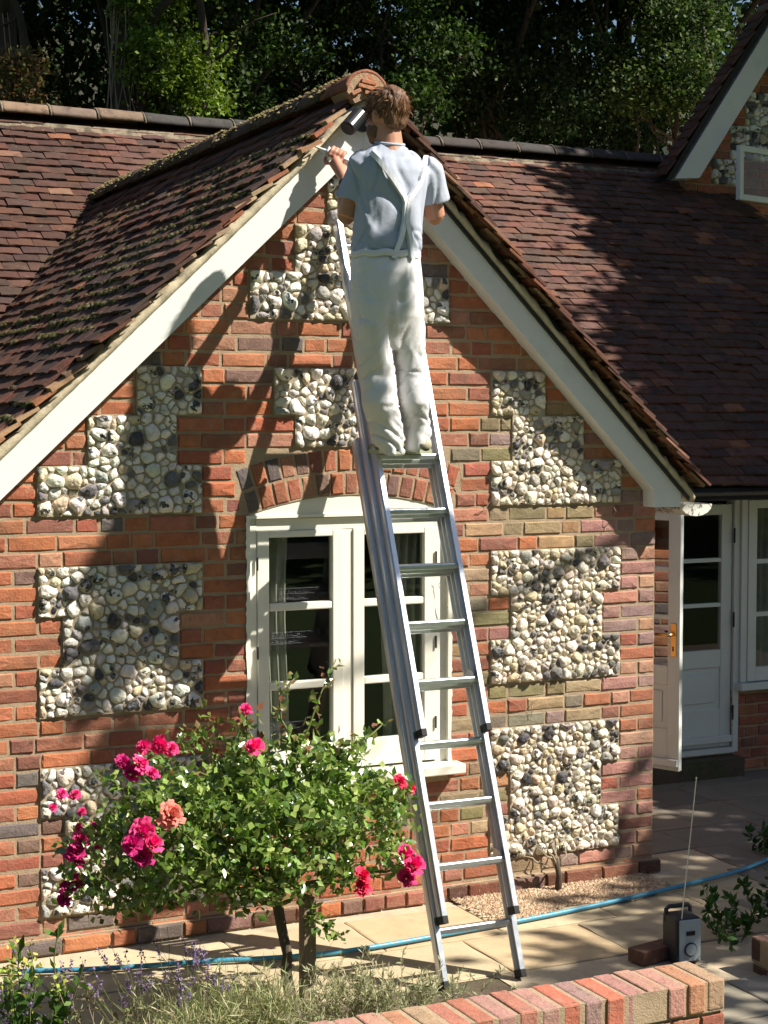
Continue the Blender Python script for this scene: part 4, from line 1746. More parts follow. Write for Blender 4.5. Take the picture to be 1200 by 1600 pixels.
def loft(b, rings, n=24, pw=2.3, slim=1.0):
    """horizontal super-elliptic rings"""
    V, F = [], []
    for c, rx, ry, a0 in rings:
        rx, ry = rx * slim, ry * slim
        for i in range(n):
            a = 2 * math.pi * i / n
            ca, sa = math.cos(a), math.sin(a)
            X = math.copysign(abs(ca) ** (2 / pw), ca) * rx
            Y = math.copysign(abs(sa) ** (2 / pw), sa) * ry
            V.append((c[0] + X * math.cos(a0) - Y * math.sin(a0), c[1] + X * math.sin(a0) + Y * math.cos(a0), c[2]))
    for k in range(len(rings) - 1):
        for i in range(n):
            F.append((k * n + i, k * n + (i + 1) % n, (k + 1) * n + (i + 1) % n, (k + 1) * n + i))
    F += [tuple(range(n - 1, -1, -1)), tuple(range((len(rings) - 1) * n, len(rings) * n))]
    b.add(V, F)


# body: head with face, neck, arms, hands and the slim trunk and legs under the clothes, one skin
HA = math.radians(22)             # head turned to the left of the wall
hf = np.array([-math.sin(HA), math.cos(HA), -.06])      # face direction
hl = np.array([-math.cos(HA), -math.sin(HA), 0])        # towards the left ear
bd = MB()
HM = np.stack([-hl, hf, [0, 0, 1]], 1)
bd.ell(head + np.array([0, 0, .022]) - hf * .012, (.073, .092, .092), 20, 14, HM)      # cranium
bd.ell(head + hf * .030 - np.array([0, 0, .045]), (.060, .062, .072), 16, 10, HM)      # face and jaw
bd.ell(head + hf * .062 - np.array([0, 0, .088]), (.032, .026, .024), 12, 8, HM)       # chin
limb(bd, [head + hf * .088 + np.array([0, 0, .012]), head + hf * .110 - np.array([0, 0, .026])], [.009, .015], 8)
bd.ell(head + hf * .098 - np.array([0, 0, .030]), (.017, .012, .010), 10, 7, HM)
bd.ell(head + hf * .086 - np.array([0, 0, .058]), (.024, .010, .006), 10, 7, HM)       # lips
bd.ell(head + hf * .086 - np.array([0, 0, .070]), (.022, .010, .006), 10, 7, HM)
bd.ell(head + hf * .072 + np.array([0, 0, .022]), (.052, .018, .012), 12, 7, HM)       # brow
for s in (-1, 1):
    bd.ell(head + hl * s * .076 - hf * .006 - np.array([0, 0, .008]), (.010, .021, .032), 12, 9, HM)   # ears
limb(bd, [neck - np.array([0, 0, .06]), neck + np.array([0, 0, .02]), head - hf * .01 - np.array([0, 0, .04])], [.075, .058, .055], 16)
hipc = J(603, 440, SY + .0)
loft(bd, [hring(hipc - [0, 0, .05], .10, .08), hring(hipc, .13, .095), hring(J(606, 390, SY), .12, .085), hring(J(612, 320, SY), .14, .095),
          hring(J(613, 270, SY), .15, .085), hring(J(610, 246, SY), .11, .065), hring(J(609, 232, SY), .06, .05)], 20)
hkL, hkR = J(580, 452, SY), J(630, 452, SY + .02)
knL, knR = J(590, 588, SY + .05), J(643, 588, SY + .06)
anL, anR = J(611, 706, RUNG[1] - .075), J(652, 702, RUNG[1] - .06)
limb(bd, [hkL, knL, anL], [.075, .05, .04])
limb(bd, [hkR, knR, anR], [.075, .05, .04])
limb(bd, [shL, elL, wrL], [.050, .040, .027])
limb(bd, [shL, shL * .5 + elL * .5, elL], [.052, .047, .041])
limb(bd, [elL, elL * .65 + wrL * .35, wrL], [.040, .040, .027])
limb(bd, [shR, shR * .5 + elR * .5, elR], [.052, .046, .040])
limb(bd, [elR, elR * .65 + wrR * .35, wrR], [.040, .038, .026])


def hand(b, wrist, grip, axis, r, side):
    """palm on one side of a bar through GRIP along AXIS, four fingers curled round it and a thumb"""
    d = grip - wrist
    d = d - axis * (d @ axis) * .4
    d /= np.linalg.norm(d)
    d2 = d - axis * (d @ axis)
    d2 /= np.linalg.norm(d2)
    nrm = np.cross(axis, d2) * side              # palm-to-back direction
    pc = grip - d2 * (r + .006) - nrm * .0
    b.ell((pc + wrist) / 2 + d2 * .012, (.040, .036, .017), 12, 9, np.stack([axis, d2, nrm], 1))
    limb(b, [wrist, pc - d2 * .01], [(.024, .024), (.030, .024)], 10)
    R = r + .0085
    for k in range(4):
        o = axis * (.030 - .020 * k)
        L_ = (.92, 1.0, .97, .8)[k]
        pts = []
        for a in np.linspace(-150, -150 + 215 * L_, 7):
            q = math.radians(a)
            pts.append(grip + o + (d2 * math.cos(q) * -1 * -1 + nrm * math.sin(q)) * R)
        limb(b, [pts[0] - d2 * .01, *pts], [.0095, .0095, .009, .0088, .0085, .008, .0075, .007], 8)
    tp = [pc - axis * .0 + nrm * .012 - d2 * .03 + axis * .025, grip - d2 * R * .9 + nrm * R * .8 + axis * .042, grip + nrm * R * 1.05 + axis * .052 + d2 * .012]
    limb(b, tp, [.012, .0105, .0085], 8)


hand(bd, wrL, handL, -gdir, .024, 1)
hand(bd, wrR, handR, np.array([.15, -.25, .95]) / np.linalg.norm([.15, -.25, .95]), .016, -1)
bd.build('body', M['skin'], person, remesh=.0048, smooths=3)

# beard and hair
br = MB()
br.ell(head + hf * .034 - np.array([0, 0, .058]), (.0635, .062, .055), 16, 10, HM)
br.ell(head + hf * .064 - np.array([0, 0, .092]), (.034, .028, .024), 12, 8, HM)


def fuzz(amp, sc, seed):
    def f(co, no):
        return co + no * (amp * vnoise(co * sc, seed))[:, None]
    return f


br.build('beard', M['hair'], person, remesh=.006, smooths=1, fn=fuzz(.0025, 160, 4))
hr = MB()
hr.ell(head + np.array([0, 0, .036]) - hf * .016, (.082, .099, .090), 20, 14, HM)
hr.ell(head - hf * .058 - np.array([0, 0, .020]), (.064, .040, .060), 16, 10, HM)
hr.ell(head + np.array([0, 0, .085]) + hf * .025, (.062, .070, .044), 14, 10, HM)


def hairfn(co, no):
    q = co - head
    d = 0.006 * vnoise(np.stack([co[:, 0] * 120, co[:, 1] * 120, co[:, 2] * 28], 1), 8) + .005 * vnoise(co * 38, 9)
    return co + no * d[:, None]


hr.build('hair', M['hair'], person, remesh=.0055, smooths=1, fn=hairfn)

# T-shirt: trunk and sleeves
ts = MB()
loft(ts, [hring(J(604, 414, SY), .158, .118), hring(J(603, 402, SY), .172, .128), hring(J(604, 385, SY), .176, .128), hring(J(606, 350, SY), .174, .122), hring(J(609, 318, SY), .176, .122),
          hring(J(612, 290, SY), .180, .120), hring(J(614, 268, SY), .182, .112), hring(J(613, 250, SY), .168, .094), hring(J(611, 238, SY), .125, .076), hring(J(609, 228, SY), .078, .064), hring(J(609, 224, SY), .066, .060)], 28, 2.35, .93)
limb(ts, [shL + np.array([.03, 0, .015]), shL, shL * .62 + elL * .38, shL * .30 + elL * .70], [.066, .074, .073, .078], 16)
limb(ts, [shR + np.array([-.03, 0, .015]), shR, shR * .62 + elR * .38, shR * .34 + elR * .66], [.066, .074, .072, .076], 16)


def crease(n, w):
    return np.exp(-(n / w) ** 2)


def foldfn(amp, sx, sz, seed, tilt=.35, extra=None):
    """thin valleys and soft swells, drawn out along the cloth's fall"""
    def f(co, no):
        q = co - hipc
        w = vnoise(co * 4.0, seed + 1)
        side = np.where(q[:, 0] > 0, 1.0, -1.0)
        a = vnoise(np.stack([q[:, 0] * sx + q[:, 2] * sx * tilt + w * 1.2 + 9, q[:, 1] * sx * .7, q[:, 2] * sz + w * .8], 1), seed)
        b = vnoise(np.stack([q[:, 0] * sx * 1.3 - q[:, 2] * sx * tilt * 1.4 + w * 1.5 + 31, q[:, 1] * sx, q[:, 2] * sz * 1.4 + w], 1), seed + 3)
        d = amp * (.9 * a + .5 * b) - amp * .9 * crease(a + .12, .13) - amp * .7 * crease(b - .1, .11)
        if extra is not None:
            d = d + extra(co)
        return co + no * d[:, None]
    return f


def shirt_extra(co):
    k = np.clip(1 - (co[:, 2] - (hipc[2] + .06)) / .16, 0, 1)          # cloth bunching above the waist
    n = vnoise(np.stack([co[:, 0] * 9, co[:, 1] * 9, co[:, 2] * 34 + co[:, 0] * 10], 1), 71)
    return .009 * k * (.35 - 1.1 * crease(n, .22))


ts.build('t_shirt', M['shirt'], person, remesh=.006, smooths=6, fn=foldfn(.0085, 9, 2.6, 21, .55, extra=shirt_extra))

# white work trousers
SYt = SY - .005
tr = MB()
loft(tr, [hring(J(603, 396, SYt), .160, .118), hring(J(603, 404, SYt), .166, .124), hring(J(603, 425, SYt), .172, .136), hring(J(604, 455, SYt), .176, .142), hring(J(605, 478, SYt), .178, .138), hring(J(606, 496, SYt), .172, .124), hring(J(607, 512, SYt), .155, .10), hring(J(608, 530, SYt), .12, .07), hring(J(609, 548, SYt), .07, .045)], 28, 2.35, .93)


def leg(pts, rr):
    rings = [hring(J(u, v, y), r * 1.0, r * k) for (u, v, y), (r, k) in zip(pts, rr)][::-1]
    loft(tr, rings, 20, 2.2, .91)


leg([(579, 470, SYt), (579, 510, SYt), (583, 550, SYt + .02), (588, 590, SYt + .045), (594, 630, SYt + .03), (602, 668, RUNG[1] - .085), (608, 694, RUNG[1] - .085), (612, 703, RUNG[1] - .085), (612, 710, RUNG[1] - .085)],
    [(.088, 1.15), (.092, 1.15), (.088, 1.1), (.086, 1.05), (.084, 1.1), (.078, 1.15), (.070, 1.15), (.066, 1.15), (.062, 1.15)])
leg([(632, 470, SYt + .02), (635, 510, SYt + .02), (638, 550, SYt + .03), (642, 590, SYt + .055), (646, 630, SYt + .04), (650, 665, RUNG[1] - .065), (653, 690, RUNG[1] - .065), (654, 698, RUNG[1] - .065), (654, 705, RUNG[1] - .065)],
    [(.086, 1.15), (.086, 1.15), (.080, 1.1), (.076, 1.1), (.073, 1.15), (.068, 1.2), (.064, 1.15), (.061, 1.15), (.058, 1.15)])


def hem(co):
    k = np.clip((FZ + .26 - co[:, 2]) / .22, 0, 1)
    kn = np.exp(-((co[:, 2] - FZ - .38) / .15) ** 2)
    seat = np.clip(1 - np.abs(co[:, 2] - hipc[2] + .09) / .12, 0, 1) * np.exp(-((co[:, 0] - hipc[0] - .012) / .022) ** 2)
    leg_ = np.where(co[:, 0] > hipc[0] + .02 + (hipc[2] - co[:, 2]) * .10, 3.7, 0.0)
    n3 = vnoise(np.stack([co[:, 0] * 6 + leg_ * 5, co[:, 1] * 6, co[:, 2] * 24 + leg_ * 9 + co[:, 0] * 14], 1), 66)
    n4 = vnoise(np.stack([co[:, 0] * 8 + leg_ * 5, co[:, 1] * 8, co[:, 2] * 15 - co[:, 0] * 22 + leg_], 1), 67)
    wst = np.clip(1 - np.abs(co[:, 2] - hipc[2] - .08) / .07, 0, 1)
    gath = vnoise(np.stack([co[:, 0] * 42, co[:, 1] * 42, co[:, 2] * 4], 1), 68)
    return .012 * k * (.35 - 1.1 * crease(n3, .25)) - .02 * seat + .008 * kn * (.3 - 1.0 * crease(n4, .2)) + .004 * wst * gath


tr.build('work_trousers', M['trousers'], person, remesh=.006, smooths=8, fn=foldfn(.006, 8, 2.2, 33, .25, extra=hem))
wb_ = MB()
wc_ = J(603, 399, SYt)
wb_.tube([wc_ + np.array([math.cos(a) * .158, math.sin(a) * .120, .004 * math.sin(a * 9)]) for a in np.linspace(0, 2 * math.pi, 60)], [(.015, .0035)] * 60, 8, False, e=(0, 0, 1))
wb_.build('waistband', M['trousers'], person, smooth=True)

# braces crossing on the back, pocket seams, watch, shoes
def back_strip(pix_pts, w, name, mat, y0, parent, th=.003, lift=.013):
    """strap lying on the back of the shirt: follows the trunk's surface"""
    V, F = [], []
    P = []
    for u, v in pix_pts:
        # march along the view ray to the trunk's ellipse
        d = FW + RT * (u - 600) / FPX + UP * (800 - v) / FPX
        d = d / np.linalg.norm(d)
        lo = None
        t0 = (y0 - .30 - CAM[1]) / d[1]
        for k in range(160):
            q = CAM + d * (t0 + k * .003)
            c = J(608, v, SY)
            sh_ = 1 - max(0.0, 264 - v) * .011
            if ((q[0] - c[0]) / .182) ** 2 + ((q[1] - SY) / (.126 * sh_)) ** 2 < .88:
                lo = q
                break
        P.append(lo if lo is not None else J(u, v, y0))
    P = np.array(P)
    for i in range(len(P)):
        t = P[min(i + 1, len(P) - 1)] - P[max(i - 1, 0)]
        t /= np.linalg.norm(t)
        nrm = np.array([P[i][0] - J(608, 300, SY)[0], (P[i][1] - SY) * 1.6, 0])
        nrm /= np.linalg.norm(nrm)
        s = np.cross(t, nrm)
        s /= np.linalg.norm(s)
        c = P[i] + nrm * lift
        V += [c - s * w / 2 - nrm * .02, c - s * w / 2, c + s * w / 2, c + s * w / 2 - nrm * .02]
    for i in range(len(P) - 1):
        for k in range(3):
            F.append((4 * i + k, 4 * i + k + 1, 4 * i + 5 + k, 4 * i + 4 + k))
    b = MB()
    b.add(V, F)
    b.build(name, mat, parent)


def lerp_pts(pts, n=14):
    pts = np.array(pts, float)
    s = np.linspace(0, len(pts) - 1, n)
    i = np.minimum(s.astype(int), len(pts) - 2)
    f = (s - i)[:, None]
    return pts[i] * (1 - f) + pts[i + 1] * f


back_strip(lerp_pts([(581, 238), (592, 250), (612, 276), (634, 312), (632, 345), (626, 372), (614, 404)], 22), .022, 'brace', M['strap'], SY, person)
back_strip(lerp_pts([(664, 246), (661, 260), (654, 285), (638, 312), (634, 345), (639, 372), (642, 404)], 22), .022, 'brace', M['strap'], SY, person, lift=.0145)
cl_ = MB()
cc_ = J(609, 226, SY)
cl_.tube([cc_ + np.array([math.cos(a) * .064, math.sin(a) * .058, .004 + .012 * math.sin(a)]) for a in np.linspace(0, 2 * math.pi, 22)], .0065, 8)
cl_.build('collar', M['shirt'], person, smooth=True)
# loose strands over the hair
ns_ = 1500
dv_ = unit(rng.normal(size=(ns_, 3)))
dv_[:, 2] = np.abs(dv_[:, 2]) * 1.1 - .45
dv_ = unit(dv_)
hp0 = (dv_ * np.array([.080, .097, .092])) @ HM.T + head + np.array([0, 0, .034]) - hf * .016
ok_ = ((hp0 - head) @ hf < .055) | ((hp0 - head)[:, 2] > .06)
hp0, dv_ = hp0[ok_], dv_[ok_]
wd_ = dv_ @ HM.T
tn_ = np.array([0, 0, -1.0]) - wd_ * (-wd_[:, 2:3]) + hf * .3
hv, hfc, hc = leaf_cloud(hp0, .036, pick([(.16, .08, .04), (.10, .05, .025), (.24, .13, .065), (.07, .035, .02), (.32, .19, .10)], len(hp0)), .3, False, .07, dirs=unit(tn_) + wd_ * .22)
o = obj('hair_strands', mk_mesh('hair_strands', hv, hfc, M['flower'], False, hc), person)
o['kind'] = 'stuff'
wt = MB()
wp = elL * .12 + wrL * .88
wd = (wrL - elL) / np.linalg.norm(wrL - elL)
wt.tube([wp - wd * .014, wp + wd * .014], .0325, 18, False)
wt.tube([wp + wd * .014, wp - wd * .014], .0285, 18, False)
wt.build('watch_strap', M['rubber'], person)
for k, (an, nm_) in enumerate(((anL, 'l'), (anR, 'r'))):
    c = np.array([an[0], RUNG[1] - (.085 if k == 0 else .065), FZ])
    c[0] = J(612 if k == 0 else 655, 715, c[1])[0]
    sh = MB()
    prof = [(-.062, .030), (-.045, .037), (.0, .038), (.06, .046), (.12, .048), (.165, .042), (.19, .022)]
    V, F = [], []
    for yy, w in prof:
        top = .058 if yy < .05 else .058 - (yy - .05) * .2
        for a in np.linspace(0, 2 * math.pi, 12, endpoint=False):
            V.append((c[0] - yy * .05 + math.cos(a) * w, c[1] + yy, c[2] + .012 + max(0, math.sin(a) * .5 + .5) * top))
    for i in range(len(prof) - 1):
        for j in range(12):
            F.append((i * 12 + j, i * 12 + (j + 1) % 12, i * 12 + 12 + (j + 1) % 12, i * 12 + 12 + j))
    F += [tuple(range(11, -1, -1)), tuple(range(len(prof) * 12 - 12, len(prof) * 12))]
    sh.add(V, F)
    so_ = sh.build('shoe', M['shoe'], person, smooth=True)
    sl_ = MB()
    V, F = [], []
    for yy, w in prof:
        for s in (-1, 1):
            for z in (0.0, .020):
                V.append((c[0] - yy * .05 + s * w * 1.02, c[1] + yy, c[2] + z))
    for i in range(len(prof) - 1):
        q = 4 * i
        F += [(q, q + 4, q + 5, q + 1), (q + 2, q + 3, q + 7, q + 6), (q, q + 2, q + 6, q + 4), (q + 1, q + 5, q + 7, q + 3)]
    F += [(0, 1, 3, 2), (4 * len(prof) - 4, 4 * len(prof) - 2, 4 * len(prof) - 1, 4 * len(prof) - 3)]
    sl_.add(V, F)
    sl_.build('shoe_sole', M['sole'], person)

# ------------------------------------------------------------------ sealant gun in his hands
gun = tag(empty('sealant_gun', tuple(gun_tip + gdir * gl * .5)), 'sealant gun with white nozzle held up to the left bargeboard', 'sealant gun')
G = lambda s: gun_tip + gdir * gl * s
b = MB()
b.tube([G(0), G(.06), G(.155), G(.16)], [.0028, .0045, .010, .012], 12)
b.build('nozzle', M['plastic_white'], gun, smooth=True)
b = MB()
b.tube([G(.16), G(.175), G(.180), G(.62)], [.014, .016, .0235, .0235], 18)
b.build('cartridge', M['plastic_white'], gun, smooth=False)
b = MB()
sd = np.cross(gdir, [0, 0, 1])
sd /= np.linalg.norm(sd)
for s in (-1, 1):
    b.tube([G(.175) + sd * s * .027, G(.64) + sd * s * .027], .004, 8)
b.tube([G(.172), G(.178)], .029, 18)
b.tube([G(.63), G(.65)], .030, 18)
b.build('cradle', M['plastic_clear'], gun)
b = MB()
b.tube([G(.60), G(1.10)], .004, 8)
b.build('plunger_rod', M['alu_dark'], gun)
b = MB()
dn = np.array([.15, -.25, -.95])
dn /= np.linalg.norm(dn)
b.tube([G(.92), G(.93) + dn * .11], [.016, .013], 10)
b.build('handle', M['black_metal'], gun)
b = MB()
b.tube([G(.83), G(.84) + dn * .05, G(.86) + dn * .09], [.006, .006, .005], 8)
b.build('trigger', M['alu_dark'], gun, smooth=True)

# ------------------------------------------------------------------ hose, radio, garden walls
hp = [np.array([-4.1, .15, .014]), np.array([-3.0, -.05, .014]), gd(-60, 1522, .014), gd(20, 1521, .014), gd(110, 1519, .014), gd(220, 1513, .014), gd(330, 1504, .014), gd(430, 1500, .014), gd(540, 1490, .014), gd(640, 1473, .014), gd(720, 1458, .014),
      gd(810, 1442, .014), gd(900, 1424, .014), gd(1000, 1402, .014), gd(1080, 1383, .014), gd(1150, 1365, .014), gd(1192, 1350, .014), gd(1230, 1328, .014), gd(1290, 1318, .014)]
P = np.array(hp)
for _ in range(3):
    Q = [P[0]]
    for i in range(len(P) - 1):
        Q += [P[i] * .75 + P[i + 1] * .25, P[i] * .25 + P[i + 1] * .75]
    Q.append(P[-1])
    P = np.array(Q)
b = MB()
P[:, 2] = .0225
b.tube(P, .0115, 10)
tag(b.build('garden_hose', M['hose'], None, smooth=True), 'pale blue garden hose lying across the patio', 'hose')

rp = gd(1066, 1500, .004)
RRot = Matrix.Rotation(math.radians(-6), 3, 'Z')
radio = tag(empty('radio', tuple(rp)), 'small black site radio with grey front panel and tall aerial standing on the patio', 'radio')
RM = TR(rp[0], rp[1], rp[2], RRot)
b = MB()
b.box((-.062, -.055, .0), (.062, .075, .205), RM)
b.build('radio_body', M['radio_body'], radio, bevel=.012)
b = MB()
b.box((-.050, -.064, .012), (.056, -.0555, .198), RM)
b.build('front_panel', M['radio_panel'], radio, bevel=.006)
b = MB()
b.box((-.018, -.0665, .128), (.026, -.0642, .148), RM)
b.build('display', M['black_metal'], radio, bevel=.003)
b = MB()
p0, p1 = RM @ Vector((.004, -.0642, .066)), RM @ Vector((.004, -.076, .066))
b.tube([tuple(p0), tuple(p1)], .026, 24)
b.build('dial', M['radio_panel'], radio, bevel=.003)
b = MB()
p1 = RM @ Vector((.004, -.069, .066))
b.tube([tuple(p0), tuple(p1)], .031, 24)
b.build('dial_ring', M['black_metal'], radio)
b = MB()
hp_ = [RM @ Vector(p) for p in ((-.055, .05, .17), (-.055, .05, .222), (-.04, .05, .232), (.055, .05, .232), (.066, .05, .222), (.066, .05, .17))]
b.tube([tuple(p) for p in hp_], .010, 8)
b.build('carry_handle', M['radio_body'], radio, smooth=True)
b = MB()
a0 = RM @ Vector((-.035, -.05, .18))
a1 = at(1088, 1217, a0[1] + .03)
b.tube([tuple(a0), tuple(np.array(a0) * .5 + np.array(a1) * .5), tuple(a1)], [.0032, .0024, .0016], 8)
b.tube([tuple(a1), tuple(a1 + np.array([0, 0, .008]))], .003, 8)
b.build('aerial', M['alu'], radio)


M['coping'] = pbr('coping_brick', src='object', rough=0.9, var=0.4, scale=14, bump=0.9, bscale=60, bdist=0.008, spec=0.2, spots=[((0.36, 0.29, 0.22), 9, 0.54, 0.74, 0.45), ((0.06, 0.05, 0.045), 26, 0.58, 0.68, 0.6)])


def coping_wall(name, label, x0, x1, yb, z, n, cols, cat='wall'):
    """low wall with a coping of bricks on edge; yb: far edge, 0.215 deep"""
    w = tag(empty(name, ((x0 + x1) / 2, yb - .1, 0)), label, cat, 'low garden walls')
    m_ = MB()
    m_.box((x0 + .006, yb - .211, z - .108), (x1 - .006, yb - .004, z - .004))
    m_.build('mortar', M['mortar'], w)
    m_ = MB()
    m_.box((x0 + .012, yb - .20, -.02), (x1 - .012, yb - .015, z - .108))
    m_.build('wall_core', M['mortar'], w)
    step = (x1 - x0) / n
    for i in range(n):
        xc_ = x0 + step * (i + .5)
        b = MB()
        ww = step - .013
        b.box((-ww / 2, -.1075, -.052), (ww / 2, .1075, .052), TR(xc_, yb - .1075 + random.uniform(-.005, .005), z - .052 + random.uniform(-.003, .003), Matrix.Rotation(random.uniform(-.015, .015), 3, 'Z')))
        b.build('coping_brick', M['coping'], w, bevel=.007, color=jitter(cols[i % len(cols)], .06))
    k = 0
    zz = z - .108 - .075
    while zz > -.07:
        for bx, bz, bw in course([(x0, x1)], zz, .064, k):
            V, F = brick_geo(bw, .063, .09)
            obj('brick', mk_mesh('brick', V, F, M['brick_object']), w, mw=TR(bx, yb - .207, bz), color=jitter(random.choice(RED[:6])))
        # end face
        V, F = brick_geo(.19, .063, .03)
        obj('brick', mk_mesh('brick', V, F, M['brick_object']), w, mw=TR(x1 - .004, yb - .105, zz + .032, R90), color=jitter(random.choice(RED[:6])))
        V, F = brick_geo(.19, .063, .03)
        obj('brick', mk_mesh('brick', V, F, M['brick_object']), w, mw=TR(x0 + .004, yb - .105, zz + .032, Matrix.Rotation(math.radians(-90), 3, 'Z')), color=jitter(random.choice(DARK)))
        zz -= CH
        k += 1
    return w


COPC = [(.38, .24, .16), (.42, .21, .12), (.41, .22, .16), (.39, .22, .17), (.34, .19, .16), (.43, .14, .095), (.31, .19, .165), (.43, .145, .095), (.38, .20, .165), (.40, .175, .12), (.35, .21, .175), (.41, .16, .10), (.42, .165, .11)]
coping_wall('garden_wall', 'low brick garden wall with sunlit coping of bricks on edge in the foreground', -2.16, -.065, -2.615, .515, 26, COPC[::-1])
rw = gd(1163, 1548, .0)
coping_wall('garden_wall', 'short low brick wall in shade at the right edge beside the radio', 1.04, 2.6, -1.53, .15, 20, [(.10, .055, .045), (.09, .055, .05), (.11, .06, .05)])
eb = gd(1020, 1500, .0)
b = MB()
for i in range(1):
    b.box((-.1075, -.05, 0), (.1075, .05, .062), TR(eb[0] + .0, eb[1], .004, Matrix.Rotation(.2, 3, 'Z')))
tag(b.build('loose_brick', M['brick_object'], None, bevel=.004, color=(.16, .07, .05)), 'single dark red brick lying beside the radio', 'brick')

# stone setts of the path in the shade
pathy = -1.62
path = bpy.data.objects['path']
while pathy > -3.5:
    x = .05
    while x < 4:
        w = random.uniform(.3, .55)
        obj('flagstone', stone_mesh(w - .014, .4), path, (x + w / 2, pathy - .2, .008), color=random.choice([(.30, .27, .22), (.26, .23, .19), (.33, .29, .22)]))
        x += w
    pathy -= .415

def clump_points(blobs, n, leafy=.5, k=None):
    """points gathered in twig clumps within a set of ellipsoids (cx,cy,cz,rx,ry,rz)"""
    blobs = np.array(blobs, float)
    vol = blobs[:, 3] * blobs[:, 4] * blobs[:, 5]
    k = k or max(10, n // 45)
    b = blobs[rng.choice(len(blobs), k, p=vol / vol.sum())]
    d = unit(rng.normal(size=(k, 3))) * rng.uniform(.25, 1.0, (k, 1)) ** .5
    c = b[:, :3] + d * b[:, 3:]
    i = rng.integers(0, k, n)
    sc = rng.uniform(.5, 1.3, k)[i][:, None]
    return c[i] + rng.normal(size=(n, 3)) * np.array([1, 1, .6]) * leafy * sc, c


def branch_path(a, b, wob, n=8, seed=0):
    a, b = np.asarray(a, float), np.asarray(b, float)
    t = np.linspace(0, 1, n)[:, None]
    P = a * (1 - t) + b * t
    w = np.stack([vnoise(np.stack([t[:, 0] * 3 + seed * 7.3, t[:, 0] * 0 + k * 5.1, t[:, 0] * 0 + seed], 1), 17) for k in range(3)], 1)
    L_ = np.linalg.norm(b - a)
    return P + w * wob * L_ * np.sin(t * math.pi)


def tree(name, label, base, trunk_top, r0, blobs, n, size, pal, mat, group=None, limbs=10, leafy=.3, up=.45, trunk_wob=.04, vines=0, twigs=True):
    base, top = np.asarray(base, float), np.asarray(trunk_top, float)
    t = tag(empty(name, tuple(base)), label, 'tree', group)
    b = MB()
    P = branch_path(base - [0, 0, .3], top, trunk_wob, 14, len(bpy.data.objects))
    R = np.linspace(r0, r0 * .35, 14)
    R[0] *= 1.35
    b.tube(P, R, 12)
    bl = np.array(blobs, float)
    for k in range(limbs):
        q = bl[k % len(bl)]
        s = rng.integers(5, 13)
        e = q[:3] + unit(rng.normal(size=3)) * q[3:] * .6
        pp = branch_path(P[s], e, .16, 8, k + 3)
        b.tube(pp, np.linspace(R[s] * .5, .012, 8), 7)
        for _ in range(3 if twigs else 0):
            i = rng.integers(3, 8)
            e2 = pp[i] + unit(rng.normal(size=3)) * q[3:] * .4
            b.tube(branch_path(pp[i], e2, .2, 6, k + 50), np.linspace(.02, .005, 6), 5)
    b.build('trunk', M['bark'], t, smooth=True)
    pts, _c = clump_points(blobs, n, leafy)
    V, F, C = leaf_cloud(pts, size, pick(pal, n), up, False, .62)
    c0 = V.mean(0)
    o = obj('crown', mk_mesh('crown', V - c0, F, mat, False, C), t, loc=c0)
    o['kind'] = 'stuff'
    for k in range(vines):
        a = rng.uniform(0, 6.28)
        pts, z = [], rng.uniform(0.2, .5)
        for i in range(22):
            f = i / 21 * rng.uniform(.97, 1.0)
            c = P[0] * (1 - f) + P[-1] * f
            j = min(13, int(f * 13))
            rr = R[j] + .008 + abs(rng.normal()) * .05 * (1 + (i % 5 == 0))
            a += rng.normal() * .42
            pts.append(P[j] * 1.0 + (P[min(j + 1, 13)] - P[j]) * (f * 13 - j) + np.array([math.cos(a) * rr, math.sin(a) * rr, 0]))
        v = MB()
        v.tube(pts, rng.uniform(.004, .010), 5)
        v.build('dead_ivy_stem', M['dry'], t, smooth=True)
    return t


# ------------------------------------------------------------------ standard rose with its stake
RS = .17
RY0 = -1.15
rb0 = np.array([at(457, 1592, RY0)[0], RY0, 0.0])
rtop = at(434, 1415, RY0)
rose = tag(empty('rose_tree', tuple(rb0)), 'standard rose tree with bright pink blooms in front of the window', 'rose tree')
b = MB()
P = np.array([rb0 - [0, 0, .05], rb0 + [.0, 0, .06], at(455, 1560, RY0), at(447, 1520, RY0), at(449, 1490, RY0), at(440, 1450, RY0), rtop, rtop + [-.01, 0, .12]])
b.tube(P, [.034, .030, .024, .024, .021, .022, .023, .016], 10)
b.build('trunk', M['rose_bark'], rose, smooth=True)
ends = []
tips = [(200, 1195, -1.5), (215, 1320, -1.62), (120, 1290, -1.3), (110, 1390, -1.25), (265, 1270, -1.62), (310, 1140, -1.25), (395, 1170, -1.45), (460, 1060, -1.3), (525, 1030, -1.3), (600, 1130, -1.25),
        (635, 1228, -1.35), (640, 1345, -1.5), (567, 1372, -1.6), (330, 1390, -1.6), (420, 1240, -1.65), (500, 1200, -1.1), (350, 1200, -1.05), (560, 1250, -1.05), (300, 1300, -1.1), (480, 1330, -1.68), (250, 1400, -1.3), (560, 1160, -1.45), (150, 1210, -1.2), (540, 1470, -1.45), (385, 1110, -1.35)]
b = MB()
for k, (u, v, y) in enumerate(tips):
    e = at(u, v, y + RS)
    P = branch_path(rtop + np.array([0, 0, .03 * (k % 4)]), e, .14, 8, k + 11)
    b.tube(P, np.linspace(.010, .0028, 8), 6)
    ends.append(P)
b.build('canes', M['cane'], rose, smooth=True)['kind'] = 'stuff'
mid = lambda u0, u1, v0, v1, y0, y1: (*at((u0 + u1) / 2, (v0 + v1) / 2, (y0 + y1) / 2 + RS), (u1 - u0) / 2 / 345, abs(y1 - y0) / 2, (v1 - v0) / 2 / 372)
